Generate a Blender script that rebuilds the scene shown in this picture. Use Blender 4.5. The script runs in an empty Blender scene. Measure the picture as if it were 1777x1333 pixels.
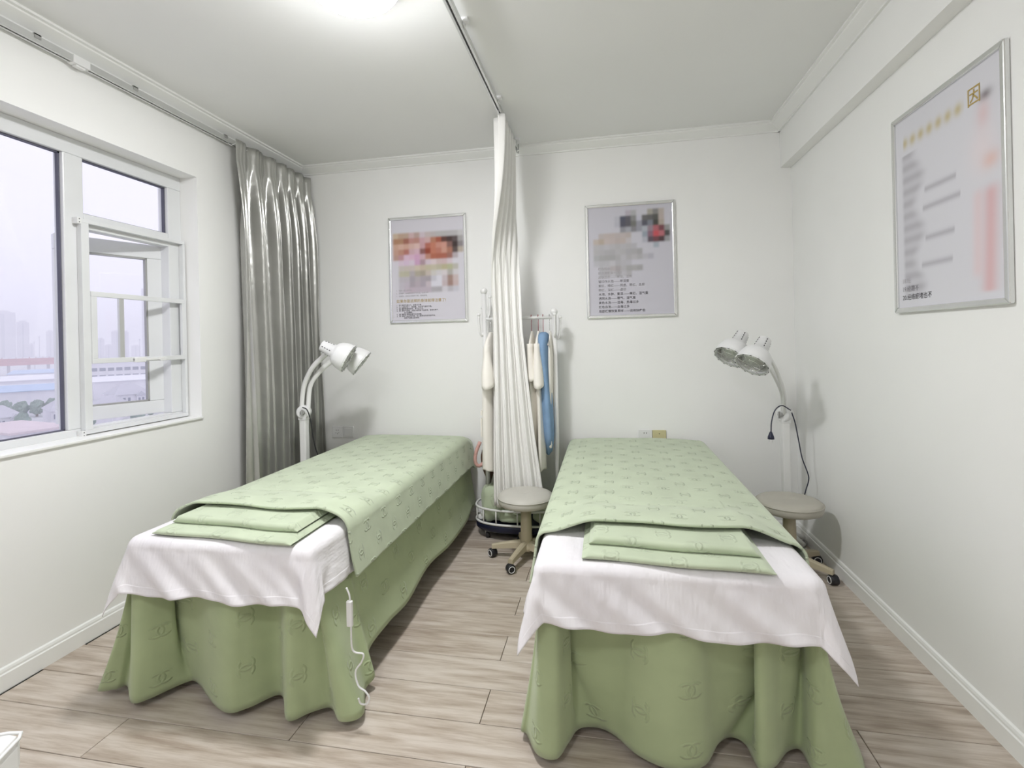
import bpy, math, random
from mathutils import Vector, Matrix, noise
random.seed(7)
scene = bpy.context.scene
C = scene.collection
pi = math.pi

# ------------------------------------------------------------------ camera, sky, exposure
CAM_H, F_PX, PP_Y, YAW, ROLL = 1.27, 861.57, 590.5, 0.186434, -0.022733
_fw = Vector((-math.sin(YAW), math.cos(YAW), 0)); _rt0 = Vector((math.cos(YAW), math.sin(YAW), 0)); _up0 = Vector((0, 0, 1))
_rt = _rt0*math.cos(ROLL) + _up0*math.sin(ROLL); _up = _up0*math.cos(ROLL) - _rt0*math.sin(ROLL)
cam_data = bpy.data.cameras.new('camera'); cam = bpy.data.objects.new('camera', cam_data); C.objects.link(cam)
cam_data.sensor_width = 36; cam_data.lens = F_PX/1777*36; cam_data.shift_y = -(666.5-PP_Y)/1777
cam_data.clip_start = 0.02; cam_data.clip_end = 3000
M = Matrix.Identity(4)
for i in range(3):
    M[i][0] = _rt[i]; M[i][1] = _up[i]; M[i][2] = -_fw[i]
M[2][3] = CAM_H
cam.matrix_world = M
scene.camera = cam

world = bpy.data.worlds.new('overcast_sky'); scene.world = world; world.use_nodes = True
wb = world.node_tree.nodes['Background']
wb.inputs[0].default_value = (0.86, 0.84, 0.97, 1); wb.inputs[1].default_value = 1.22
vs = scene.view_settings
vs.view_transform = 'Standard'; vs.look = 'None'; vs.gamma = 1; vs.use_curve_mapping = False; vs.exposure = 0.07
LAMP_POWER, FILL_DOME_POWER = 158.0, 96.0          # emission of the ceiling dome, then of the added unseen fill dome
scene.cycles.use_denoising = True
scene.cycles.max_bounces = 9; scene.cycles.volume_bounces = 4; scene.cycles.diffuse_bounces = 5; scene.cycles.use_light_tree = False; scene.cycles.use_adaptive_sampling = True; scene.cycles.adaptive_threshold = .05

def ray(px, py):
    return (px-888.5)/F_PX*_rt - (py-PP_Y)/F_PX*_up + _fw
def hit(px, py, ax, val):
    d = ray(px, py); o = Vector((0, 0, CAM_H)); return o + d*((val-o[ax])/d[ax])

# ------------------------------------------------------------------ helpers
def wloc(o):
    v = Vector((0, 0, 0))
    while o is not None:
        v += o.location; o = o.parent
    return v
def tag(o, label=None, cat=None, group=None, kind=None):
    if label: o['label'] = label
    if cat: o['category'] = cat
    if group: o['group'] = group
    if kind: o['kind'] = kind
    return o
def thing(name, loc, label, cat, group=None):
    o = bpy.data.objects.new(name, None); C.objects.link(o); o.location = loc; o.empty_display_size = .1
    return tag(o, label, cat, group)
def lerp(a, b, t): return a+(b-a)*t
def clamp(x, a=0., b=1.): return max(a, min(b, x))
def sstep(x, a=0., b=1.):
    t = clamp((x-a)/(b-a)); return t*t*(3-2*t)
def N(x, y, z=0): return noise.noise(Vector((x, y, z)))

class MB:
    def __init__(s): s.v = []; s.f = []; s.uv = {}; s.sm = []
    def face(s, idx, smooth=False): s.f.append(tuple(idx)); s.sm.append(smooth)
    def hexa(s, pts, smooth=False):
        b = len(s.v); s.v += [Vector(p) for p in pts]
        for q in ((0,3,2,1),(4,5,6,7),(0,1,5,4),(1,2,6,5),(2,3,7,6),(3,0,4,7)): s.face([b+i for i in q], smooth)
        return s
    def box(s, a, c, M=None):
        (x0,y0,z0),(x1,y1,z1) = a, c
        x0,x1 = sorted((x0,x1)); y0,y1 = sorted((y0,y1)); z0,z1 = sorted((z0,z1))
        p = [Vector(q) for q in ((x0,y0,z0),(x1,y0,z0),(x1,y1,z0),(x0,y1,z0),(x0,y0,z1),(x1,y0,z1),(x1,y1,z1),(x0,y1,z1))]
        if M is not None: p = [M@q for q in p]
        return s.hexa(p)
    def grid(s, P, nu, nv, uv=None, closed_u=False, smooth=True):
        """P: list rows j of nu points; index j*nu+i"""
        b = len(s.v); s.v += [Vector(p) for p in P]
        if uv:
            for k, q in enumerate(uv): s.uv[b+k] = q
        for j in range(nv-1):
            for i in range(nu if closed_u else nu-1):
                i2 = (i+1) % nu
                s.face((b+j*nu+i, b+j*nu+i2, b+(j+1)*nu+i2, b+(j+1)*nu+i), smooth)
        return s
    def tube(s, pts, r, n=10, cap=True, flat=1.0, ref=None, smooth=True):
        pts = [Vector(p) for p in pts]; m = len(pts)
        rr = r if isinstance(r, (list, tuple)) else [r]*m
        T = [(pts[min(i+1, m-1)]-pts[max(i-1, 0)]).normalized() for i in range(m)]
        ref = Vector(ref) if ref else (Vector((0,0,1)) if abs(T[0].z) < .9 else Vector((1,0,0)))
        nrm = (ref - T[0]*ref.dot(T[0])).normalized(); b = len(s.v)
        for i in range(m):
            nrm = (nrm - T[i]*nrm.dot(T[i])).normalized(); bi = T[i].cross(nrm)
            for k in range(n):
                a = 2*pi*k/n
                s.v.append(pts[i] + nrm*math.cos(a)*rr[i] + bi*math.sin(a)*rr[i]*flat)
        for i in range(m-1):
            for k in range(n):
                k2 = (k+1) % n
                s.face((b+i*n+k, b+i*n+k2, b+(i+1)*n+k2, b+(i+1)*n+k), smooth)
        if cap:
            s.face([b+k for k in range(n)][::-1]); s.face([b+(m-1)*n+k for k in range(n)])
        return s
    def lathe(s, prof, M=None, n=24, cap0=True, cap1=True, smooth=True):
        """prof: (r, z) pairs about local z"""
        b = len(s.v); M = M or Matrix.Identity(4)
        for r, z in prof:
            for k in range(n):
                a = 2*pi*k/n; s.v.append(M @ Vector((r*math.cos(a), r*math.sin(a), z)))
        for i in range(len(prof)-1):
            for k in range(n):
                k2 = (k+1) % n
                s.face((b+i*n+k, b+i*n+k2, b+(i+1)*n+k2, b+(i+1)*n+k), smooth)
        if cap0: s.face([b+k for k in range(n)][::-1])
        if cap1: s.face([b+(len(prof)-1)*n+k for k in range(n)])
        return s
    def ball(s, c, r, n=10, sc=(1,1,1)):
        M = Matrix.Translation(c) @ Matrix.Diagonal((*sc, 1))
        pr = [(max(1e-4, r*math.sin(pi*i/n)), -r*math.cos(pi*i/n)) for i in range(n+1)]
        return s.lathe(pr, M, n=n*2, cap0=False, cap1=False)
    def prism(s, poly, a, b_, axis=1):
        """extrude a 2D polygon (in the other two axes) from a to b_ along axis"""
        n = len(poly); b = len(s.v)
        for t in (a, b_):
            for p in poly:
                q = [p[0], p[1]]; q.insert(axis, t); s.v.append(Vector(q))
        for i in range(n):
            j = (i+1) % n; s.face((b+i, b+j, b+n+j, b+n+i))
        s.face([b+i for i in range(n)][::-1]); s.face([b+n+i for i in range(n)])
        return s
    def build(s, name, mat, parent=None, bevel=0, solid=0, sub=0, fix=True):
        me = bpy.data.meshes.new(name)
        off = wloc(parent) if parent is not None else Vector((0,0,0))
        me.from_pydata([tuple(v-off) for v in s.v], [], s.f)
        me.polygons.foreach_set('use_smooth', s.sm)
        if s.uv:
            L = me.uv_layers.new(name='UVMap')
            for lp in me.loops: L.data[lp.index].uv = s.uv.get(lp.vertex_index, (0, 0))
        if fix:
            import bmesh
            bm = bmesh.new(); bm.from_mesh(me); bmesh.ops.recalc_face_normals(bm, faces=bm.faces); bm.to_mesh(me); bm.free()
        me.materials.append(mat)
        o = bpy.data.objects.new(name, me); C.objects.link(o); o.parent = parent
        if solid:
            m = o.modifiers.new('solid', 'SOLIDIFY'); m.thickness = solid; m.offset = 0
        if bevel:
            m = o.modifiers.new('bevel', 'BEVEL'); m.width = bevel; m.segments = 2; m.limit_method = 'ANGLE'; m.angle_limit = .6
        if sub:
            m = o.modifiers.new('sub', 'SUBSURF'); m.levels = sub; m.render_levels = sub
        return o

def spline(pts, per=8):
    """Catmull-Rom through pts"""
    P = [Vector(p) for p in pts]; P = [P[0]*2-P[1]] + P + [P[-1]*2-P[-2]]; out = []
    for i in range(1, len(P)-2):
        for k in range(per):
            t = k/per; a, b, c, d = P[i-1], P[i], P[i+1], P[i+2]
            out.append(.5*((2*b)+(c-a)*t+(2*a-5*b+4*c-d)*t*t+(3*b-a-3*c+d)*t**3))
    return out + [P[-2]]
def axis_matrix(loc, d):
    d = Vector(d).normalized(); return Matrix.Translation(loc) @ d.to_track_quat('Z', 'Y').to_matrix().to_4x4()

# ------------------------------------------------------------------ materials
def srgb(h):
    h = h.lstrip('#'); c = [int(h[i:i+2], 16)/255 for i in (0, 2, 4)]
    return tuple((x/12.92 if x <= .04045 else ((x+.055)/1.055)**2.4) for x in c)
class NT:
    def __init__(s, name):
        s.m = bpy.data.materials.new(name); s.m.use_nodes = True; s.t = s.m.node_tree; s.b = s.t.nodes['Principled BSDF']; s.out = s.t.nodes['Material Output']
    def n(s, typ, **kw):
        x = s.t.nodes.new(typ)
        for k, v in kw.items(): setattr(x, k, v)
        return x
    def link(s, a, b): s.t.links.new(a, b)
    def math(s, op, a, b=None, c=None):
        x = s.n('ShaderNodeMath', operation=op)
        for i, q in enumerate((a, b, c)):
            if q is None: continue
            if isinstance(q, (int, float)): x.inputs[i].default_value = q
            else: s.link(q, x.inputs[i])
        return x.outputs[0]
    def bump(s, h, strength=.3, dist=.002, prev=None):
        x = s.n('ShaderNodeBump'); x.inputs['Strength'].default_value = strength; x.inputs['Distance'].default_value = dist
        s.link(h, x.inputs['Height'])
        if prev is not None: s.link(prev, x.inputs['Normal'])
        s.link(x.outputs[0], s.b.inputs['Normal']); return x.outputs[0]
    def noise(s, scale, detail=3, vec=None, rough=.5):
        x = s.n('ShaderNodeTexNoise'); x.inputs['Scale'].default_value = scale; x.inputs['Detail'].default_value = detail; x.inputs['Roughness'].default_value = rough
        if vec is not None: s.link(vec, x.inputs['Vector'])
        return x.outputs[0]
    def coord(s, which='Object', scale=None, add=None):
        o = s.n('ShaderNodeTexCoord').outputs[which]
        if scale:
            mp = s.n('ShaderNodeMapping'); mp.inputs['Scale'].default_value = scale; s.link(o, mp.inputs[0]); o = mp.outputs[0]
        if add is not None:
            v = s.n('ShaderNodeVectorMath', operation='ADD'); s.link(o, v.inputs[0]); s.link(add, v.inputs[1]); o = v.outputs[0]
        return o
    def ramp(s, fac, stops):
        r = s.n('ShaderNodeValToRGB'); e = r.color_ramp.elements
        while len(e) < len(stops): e.new(.5)
        for q, (p, c) in zip(e, stops): q.position = p; q.color = (*c, 1)
        s.link(fac, r.inputs[0]); return r.outputs[0]
    def set(s, col=None, rough=.5, metal=0, spec=.5, **kw):
        if col is not None: s.b.inputs['Base Color'].default_value = (*col, 1)
        s.b.inputs['Roughness'].default_value = rough; s.b.inputs['Metallic'].default_value = metal
        s.b.inputs['Specular IOR Level'].default_value = spec
        for k, v in kw.items(): s.b.inputs[k].default_value = v
        return s

def plain(name, col, rough=.5, metal=0, spec=.5, var=0.0, scale=6, bump=0, bscale=200, bdist=.001, **kw):
    t = NT(name).set(col, rough, metal, spec, **kw)
    if var:
        a = tuple(c*(1-var) for c in col); b = tuple(min(1, c*(1+var)) for c in col)
        t.link(t.ramp(t.noise(scale, 4, t.coord()), [(.3, a), (.7, b)]), t.b.inputs['Base Color'])
    if bump: t.bump(t.noise(bscale, 2, t.coord()), bump, bdist)
    return t.m

m_wall = plain('wall_paint', (.90, .90, .888), .55, spec=.3, var=.015, scale=2, bump=.08, bscale=60)
m_ceil = plain('ceiling_paint', (.86, .865, .855), .6, spec=.2, var=.012, scale=1.5)
m_trim = plain('white_trim_paint', (.88, .885, .87), .35, var=.01)
m_upvc = plain('window_upvc', (.74, .75, .76), .3, var=.02)
m_alu = plain('anodised_aluminium', (.66, .67, .66), .32, .75, var=.03)
m_frame = plain('silver_poster_frame', (.75, .76, .75), .25, .85, var=.03)
m_white_metal = plain('white_enamel', (.82, .82, .81), .3, var=.015)
m_white_plastic = plain('white_plastic', (.80, .80, .80), .35, var=.015)
m_grey_plastic = plain('grey_plastic', (.35, .35, .34), .4, var=.03)
m_cream_plastic = plain('yellowed_plastic', srgb('cfc79c'), .4, var=.04)
m_dark = plain('dark_gap', (.03, .03, .032), .7, var=.1)
m_gasket = plain('window_gasket', (.10, .10, .14), .6, var=.1)
m_black = plain('black_rubber', (.018, .018, .022), .45, var=.1)
m_cord_blue = plain('dark_blue_cord', (.02, .022, .05), .45, var=.1)
m_navy = plain('navy_plastic', (.012, .016, .045), .4, var=.1)
m_leather = plain('grey_leatherette', srgb('c6c3bb'), .45, var=.03, scale=12, bump=.12, bscale=350)
m_leather2 = plain('taupe_leatherette', srgb('b9b5aa'), .45, var=.03, scale=12, bump=.12, bscale=350)
m_beige = plain('beige_nylon', srgb('bdb29a'), .42, var=.04)
m_white_leather = plain('white_leather', (.86, .86, .85), .38, var=.01, bump=.08, bscale=300)
m_chrome = plain('chrome', (.75, .75, .75), .15, 1.0, var=.02)
m_reflector = plain('lamp_reflector', (.62, .62, .61), .4, .6, var=.03)
m_cream = plain('cream_cotton', srgb('f2eee6'), .8, spec=.2, var=.03, bump=.2, bscale=500)
m_blue = plain('blue_terry', srgb('86a3c4'), .9, spec=.1, var=.10, scale=9, bump=.4, bscale=420, bdist=.002)
m_red = plain('red_plastic', srgb('a0505a'), .4, var=.05)
m_brown = plain('brown_satin', srgb('7a5f52'), .3, var=.25, scale=30)
m_pink = plain('pink_fabric', srgb('d7aaa2'), .6, var=.15, scale=40)

def m_glass_make():
    t = NT('window_glass'); tr = t.n('ShaderNodeBsdfTransparent'); gl = t.n('ShaderNodeBsdfGlossy'); gl.inputs['Roughness'].default_value = .02
    tr.inputs[0].default_value = (.96, .965, .985, 1)
    lw_ = t.n('ShaderNodeLayerWeight'); lw_.inputs[0].default_value = .5; mx = t.n('ShaderNodeMixShader')
    fac = t.math('ADD', t.math('MULTIPLY', t.math('POWER', lw_.outputs['Facing'], 5.0), .9), .05)
    t.link(fac, mx.inputs[0]); t.link(tr.outputs[0], mx.inputs[1]); t.link(gl.outputs[0], mx.inputs[2]); t.link(mx.outputs[0], t.out.inputs[0])
    return t.m
m_glass = m_glass_make()

def m_wood_make():
    t = NT('grey_oak_laminate').set(None, .42, spec=.35)
    rnd = t.n('ShaderNodeObjectInfo').outputs['Random']
    off = t.n('ShaderNodeCombineXYZ'); t.link(t.math('MULTIPLY', rnd, 37.0), off.inputs[0]); t.link(t.math('MULTIPLY', rnd, 91.0), off.inputs[1]); t.link(t.math('MULTIPLY', rnd, 13.0), off.inputs[2])
    co = t.coord('Object', None, off.outputs[0])
    mp = t.n('ShaderNodeMapping'); mp.inputs['Scale'].default_value = (1.6, 16, 1); t.link(co, mp.inputs[0])
    warp = t.noise(1.2, 2, mp.outputs[0])
    n1 = t.noise(2.2, 6, mp.outputs[0], .62)
    mp2 = t.n('ShaderNodeMapping'); mp2.inputs['Scale'].default_value = (6, 130, 1); t.link(co, mp2.inputs[0])
    n2 = t.noise(1.5, 3, mp2.outputs[0], .6)
    mp3 = t.n('ShaderNodeMapping'); mp3.inputs['Scale'].default_value = (1.1, 5.5, 1); t.link(co, mp3.inputs[0])
    n3 = t.noise(1.0, 2, mp3.outputs[0])
    ring = t.math('SINE', t.math('MULTIPLY', n3, 55.0))
    f = t.math('ADD', t.math('MULTIPLY', n1, .72), t.math('ADD', t.math('MULTIPLY', n2, .20), t.math('MULTIPLY', ring, .035)))
    f = t.math('ADD', f, t.math('MULTIPLY', t.math('SUBTRACT', rnd, .5), .07))
    col = t.ramp(f, [(.28, srgb('a09183')), (.42, srgb('b9ac9f')), (.52, srgb('c8bdb2')), (.68, srgb('d6cdc4'))])
    t.link(col, t.b.inputs['Base Color']); t.bump(f, .12, .002)
    return t.m
m_wood = m_wood_make()

def emblem(t, uv, cw, ch, ox, oy, s, rot):
    """height of one interlocked double-C per cell of a lattice; uv in metres"""
    mp = t.n('ShaderNodeMapping'); mp.inputs['Location'].default_value = (ox, oy, 0); mp.inputs['Scale'].default_value = (1/cw, 1/ch, 1); t.link(uv, mp.inputs[0])
    fr = t.n('ShaderNodeVectorMath', operation='FRACTION'); t.link(mp.outputs[0], fr.inputs[0])
    sp = t.n('ShaderNodeSeparateXYZ'); t.link(fr.outputs[0], sp.inputs[0])
    x = t.math('MULTIPLY', t.math('SUBTRACT', sp.outputs[0], .5), cw/s); y = t.math('MULTIPLY', t.math('SUBTRACT', sp.outputs[1], .5), ch/s)
    if rot: x, y = y, x
    res = None
    for sg in (-1, 1):
        xr = t.math('ADD', t.math('MULTIPLY', x, float(sg)), .33)          # centre at -sg*.33: ring opening outwards
        r = t.math('SQRT', t.math('ADD', t.math('MULTIPLY', xr, xr), t.math('MULTIPLY', y, y)))
        d = t.math('ABSOLUTE', t.math('SUBTRACT', r, .58))
        h = t.math('SUBTRACT', 1.0, t.math('MULTIPLY', d, 1/.15)); h = t.math('MAXIMUM', h, 0.0)
        opening = t.math('MAXIMUM', t.math('GREATER_THAN', xr, -.30), t.math('GREATER_THAN', t.math('ABSOLUTE', y), .40))
        h = t.math('MULTIPLY', h, opening)
        res = h if res is None else t.math('MAXIMUM', res, h)
    return t.math('POWER', res, .6)

def m_green_make(name, cw, ch, s, strength, col):
    t = NT(name).set(col, .85, spec=.15); t.b.inputs['Sheen Weight'].default_value = .25
    uv = t.coord('UV')
    h = t.math('MAXIMUM', emblem(t, uv, cw, ch, 0, 0, s, False), emblem(t, uv, cw, ch, .5, .5, s, True))
    a = tuple(c*.94 for c in col); b = tuple(c*1.06 for c in col)
    t.link(t.ramp(t.noise(7, 3, uv), [(.3, a), (.7, b)]), t.b.inputs['Base Color'])
    n = t.bump(t.noise(260, 2, uv), .10, .001)
    n2 = t.bump(t.noise(9, 2, uv), .25, .008, n)
    t.bump(h, strength, .006, n2)
    return t.m
GREEN = srgb('bcc7ad')
m_green = m_green_make('green_quilted_cloth', .15, .15, .030, .75, GREEN)
m_green_skirt_shaded = m_green_make('green_skirt_cloth_shaded', .25, .17, .034, .6, srgb('a9b68f'))  # coverlet green darkened: the skirt's shade is put into its base colour
m_green_big = m_green_make('green_folded_cloth', .19, .13, .036, .5, GREEN)

def m_sheet_make():
    t = NT('white_sateen_sheet').set((.80, .775, .80), .6, spec=.3); uv = t.coord('UV')
    sp = t.n('ShaderNodeSeparateXYZ'); t.link(uv, sp.inputs[0])
    st = t.math('SINE', t.math('MULTIPLY', sp.outputs[0], 2*pi/.012))
    n = t.bump(st, .06, .001)
    at = t.n('ShaderNodeAttribute'); at.attribute_name = 'edge'
    hem = t.n('ShaderNodeMapRange'); hem.inputs[1].default_value = .026; hem.inputs[2].default_value = .029; hem.inputs[3].default_value = 1; hem.inputs[4].default_value = 0; t.link(at.outputs['Fac'], hem.inputs[0])
    n = t.bump(hem.outputs[0], .5, .0025, n)
    mp = t.n('ShaderNodeMapping'); mp.inputs['Scale'].default_value = (9, 3.5, 1); mp.inputs['Rotation'].default_value = (0, 0, .5); t.link(uv, mp.inputs[0])
    n = t.bump(t.noise(1.2, 4, mp.outputs[0], .45), .55, .03, n)
    t.bump(t.noise(14, 3, uv), .25, .008, n)
    t.link(t.ramp(t.noise(4, 2, uv), [(.3, (.77, .745, .775)), (.7, (.82, .80, .82))]), t.b.inputs['Base Color'])
    return t.m
m_sheet = m_sheet_make()
def m_voile_make():
    t = NT('white_curtain_cloth').set((.9, .89, .87), .75, spec=.2); uv = t.coord('UV')
    t.link(t.ramp(t.noise(5, 2, uv), [(.3, (.87, .86, .835)), (.7, (.91, .905, .885))]), t.b.inputs['Base Color'])
    t.bump(t.noise(400, 2, uv), .1, .001); return t.m
m_voile = m_voile_make()
def m_satin_make():
    t = NT('silver_satin').set((.48, .48, .46), .28, .6, spec=.6); uv = t.coord('UV')
    sp = t.n('ShaderNodeSeparateXYZ'); t.link(uv, sp.inputs[0])
    wob = t.math('ADD', t.math('MULTIPLY', sp.outputs[1], 75.0), t.math('MULTIPLY', t.noise(14, 2, uv), 9.0))
    wave = t.math('SINE', t.math('ADD', wob, t.math('MULTIPLY', t.math('SINE', t.math('MULTIPLY', sp.outputs[0], 60.0)), 1.4)))
    t.link(t.ramp(t.noise(3, 2, uv), [(.3, (.43, .43, .405)), (.7, (.54, .54, .515))]), t.b.inputs['Base Color'])
    t.bump(wave, .10, .003); return t.m
m_satin = m_satin_make()
def m_print_make():
    t = NT('printed_paper').set(None, .35, spec=.4)
    a = t.n('ShaderNodeVertexColor'); a.layer_name = 'print'; t.link(a.outputs[0], t.b.inputs['Base Color']); return t.m
m_print = m_print_make()

# ------------------------------------------------------------------ room shell
XL, XR, YB, YR, H = -2.251, 1.174, 3.409, -1.7, 2.604
T = .26
W0, W1, WZ0, WZ1 = .55, 2.431, .868, 2.232           # window opening in the left wall
def struct(mb, name, mat, **kw): return tag(mb.build(name, mat, **kw), kind='structure')

base_mat = plain('subfloor', (.05, .043, .036), .9, var=.1)
floor = struct(MB().box((XL-T, YR-T, -.06), (XR+T, YB+T, -.0105)), 'floor', base_mat)
PW, PL = .164, 1.2
pm = None
for k in range(-19, 13):
    y0 = 1.430 + PW*k; y1 = y0+PW
    if y1 < YR or y0 > YB: continue
    x = (-1.03 if k % 2 == 0 else -.44) - 3*PL
    while x < XR:
        a, b = max(x, XL), min(x+PL, XR); c, d = max(y0, YR), min(y1, YB)
        if b-a > .03 and d-c > .01:
            full = abs((b-a)-PL) < 1e-6 and abs((d-c)-PW) < 1e-6
            if full and pm is not None:
                o = bpy.data.objects.new('plank', pm); C.objects.link(o); o.parent = floor; o.location = (a, c, 0)
            else:
                g = .0012; w, l = b-a, d-c; e = .0012
                mb = MB(); lo = -.010
                mb.v += [Vector(p) for p in ((g,g,lo),(w-g,g,lo),(w-g,l-g,lo),(g,l-g,lo),(g,g,-e),(w-g,g,-e),(w-g,l-g,-e),(g,l-g,-e),(g+e,g+e,0),(w-g-e,g+e,0),(w-g-e,l-g-e,0),(g+e,l-g-e,0))]
                for q in ((0,3,2,1),(8,9,10,11),(0,1,5,4),(1,2,6,5),(2,3,7,6),(3,0,4,7),(4,5,9,8),(5,6,10,9),(6,7,11,10),(7,4,8,11)): mb.face(q)
                o = mb.build('plank', m_wood, None); o.parent = floor; o.location = (a, c, 0)
                if full: pm = o.data
        x += PL
struct(MB().box((XL-T, YR-T, H), (XR+T, YB+T, H+.1)), 'ceiling', m_ceil)
struct(MB().box((XL-T, YB, -.06), (XR+T, YB+T, H)), 'wall_back', m_wall)
struct(MB().box((XL-T, YR-T, -.06), (XR+T, YR, H)), 'wall_front', m_wall)
struct(MB().box((XR, YR, -.06), (XR+T, YB, H)).box((1.111, YR, 2.322), (XR, YB, H)), 'wall_right', m_wall)
lw = MB().box((XL-T, YR, -.06), (XL, YB, WZ0)).box((XL-T, YR, WZ1), (XL, YB, H)).box((XL-T, YR, WZ0), (XL, W0, WZ1)).box((XL-T, W1, WZ0), (XL, YB, WZ1))
struct(lw, 'wall_left', m_wall)
# baseboards
def bprof(s, x): return [(x, .0), (x+s*.014, .0), (x+s*.014, .062), (x+s*.010, .066), (x+s*.010, .074), (x+s*.007, .082), (x, .086)]
struct(MB().prism(bprof(1, XL), YR, YB, 1), 'baseboard_left', m_trim)
struct(MB().prism(bprof(-1, XR), YR, YB, 1), 'baseboard_right', m_trim)
struct(MB().prism([(p[0], p[1]) for p in bprof(-1, YB)], XL, XR, 0), 'baseboard_back', m_trim)
# crown moulding (profile offset from wall, z)
CP = [(0, 2.548), (.012, 2.548), (.013, 2.556), (.058, 2.585), (.060, 2.591), (.072, 2.594), (.072, H), (0, H)]
struct(MB().prism([(XL+a, z) for a, z in CP], YR, YB, 1), 'trim_1', m_trim)
struct(MB().prism([(1.111-a, z) for a, z in CP], YR, YB, 1), 'trim_2', m_trim)
struct(MB().prism([(YB-a, z) for a, z in CP], XL, 1.111, 0), 'trim_3', m_trim)

# ------------------------------------------------------------------ window
XF = -2.36
def pane(y0, y1, z0, z1, x, M=None):
    mb = MB(); mb.v = [Vector(p) for p in ((x, y0, z0), (x, y1, z0), (x, y1, z1), (x, y0, z1))]
    if M is not None: mb.v = [M@p for p in mb.v]
    mb.face((0, 1, 2, 3)); return mb
def bar(mb, y0, y1, z0, z1, xa, xb): return mb.box((xa, y0, z0), (xb, y1, z1))
win = MB()
for (a, b, c, d) in ((W0, W1, 2.158, WZ1), (W0, W1, WZ0, .912), (W0, .625, .912, 2.158), (2.345, W1, .912, 2.158), (1.806, 1.893, .912, 2.158), (1.893, 2.345, 1.83, 1.902)):
    bar(win, a, b, c, d, XF-.055, XF)
w1 = struct(win, 'window_1', m_upvc, bevel=.004)
gask = MB()
for (y0, y1, z0, z1) in ((.625, 1.806, .912, 2.158), (1.893, 2.345, 1.902, 2.158)):
    for (a, b, c, d) in ((y0, y1, z1-.007, z1), (y0, y1, z0, z0+.005), (y0, y0+.005, z0, z1), (y1-.007, y1, z0, z1)):
        bar(gask, a, b, c, d, XF-.034, XF-.018)
gask.build('gasket', m_gasket, w1)
pane(.625, 1.806, .912, 2.158, XF-.028).build('glass_pane', m_glass, w1)
pane(1.893, 2.345, 1.902, 2.158, XF-.028).build('glass_pane', m_glass, w1)
MB().box((XF, W0, WZ0), (XL+.012, W1, WZ0+.012)).build('window_sill', m_trim, w1, bevel=.003)
# open casement sash, hinged on the far jamb, swung outwards
th = math.radians(23); hp = Vector((XF-.05, 2.348, 0)); L_ = .452
SM = Matrix.Translation(hp) @ Matrix.Rotation(-th, 4, 'Z')      # local -y runs from the hinge to the free edge
sa = MB()
for (a, b, c, d) in ((-L_, 0, 1.76, 1.835), (-L_, 0, .915, .985), (-L_, -L_+.07, .985, 1.76), (-.07, 0, .985, 1.76)):
    sa.box((-.04, a, c), (0, b, d), SM)
sash = sa.build('sash', m_upvc, w1, bevel=.004)
pane(-L_+.07, -.07, .985, 1.76, -.022, SM).build('glass_pane', m_glass, sash)
g2 = MB()
for (a, b, c, d) in ((-L_+.07, -.07, 1.752, 1.76), (-L_+.07, -.07, .985, .993), (-.078, -.07, .985, 1.76)): g2.box((-.03, a, c), (-.002, b, d), SM)
g2.build('gasket', m_grey_plastic, sash)
# insect screen frame with its sliding panel
sx0, sx1 = XF+.001, XF+.028
sc_ = MB(); y0, y1, z0, z1 = 1.858, 2.425, .884, 1.870
for (a, b, c, d) in ((y0, y1, z1-.018, z1), (y0, y1, z0, z0+.02), (y0, y0+.034, z0+.02, z1-.018), (y1-.016, y1, z0+.02, z1-.018)): bar(sc_, a, b, c, d, sx0, sx1)
scr = sc_.build('screen_frame', m_upvc, w1, bevel=.0015)
pn = MB(); y0, y1, z0, z1 = 1.892, 2.409, 1.205, 1.541
for (a, b, c, d) in ((y0, y1, z1-.024, z1), (y0, y1, z0, z0+.024), (y0, y0+.026, z0+.024, z1-.024), (y1-.018, y1, z0+.024, z1-.024)): bar(pn, a, b, c, d, sx1-.012, sx1+.006)
pn.build('sliding_panel', m_upvc, scr, bevel=.002)
bar(MB(), 2.028, 2.052, 1.229, 1.517, sx1-.010, sx1+.002).build('panel_bar', m_alu, scr)
hd = MB(); bar(hd, 2.09, 2.27, 1.209, 1.222, sx1+.006, sx1+.018); bar(hd, 2.09, 2.15, 1.202, 1.226, sx1+.006, sx1+.022); bar(hd, 2.235, 2.27, 1.204, 1.224, sx1+.006, sx1+.020)
hd.build('panel_handle', m_white_plastic, scr, bevel=.003)
for (y, z) in ((1.852, 1.862), (1.852, .892)):
    b = bar(MB(), y-.012, y+.006, z-.018, z+.010, sx0, sx1+.002).build('corner_bracket', m_white_plastic, scr)
    q = MB()
    for dz in (-.011, .003): q.lathe([(.0025, 0), (.0025, .0006)], axis_matrix((sx1+.002, y-.003, z+dz), (1, 0, 0)), n=8)
    q.build('screw', m_dark, scr)

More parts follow.
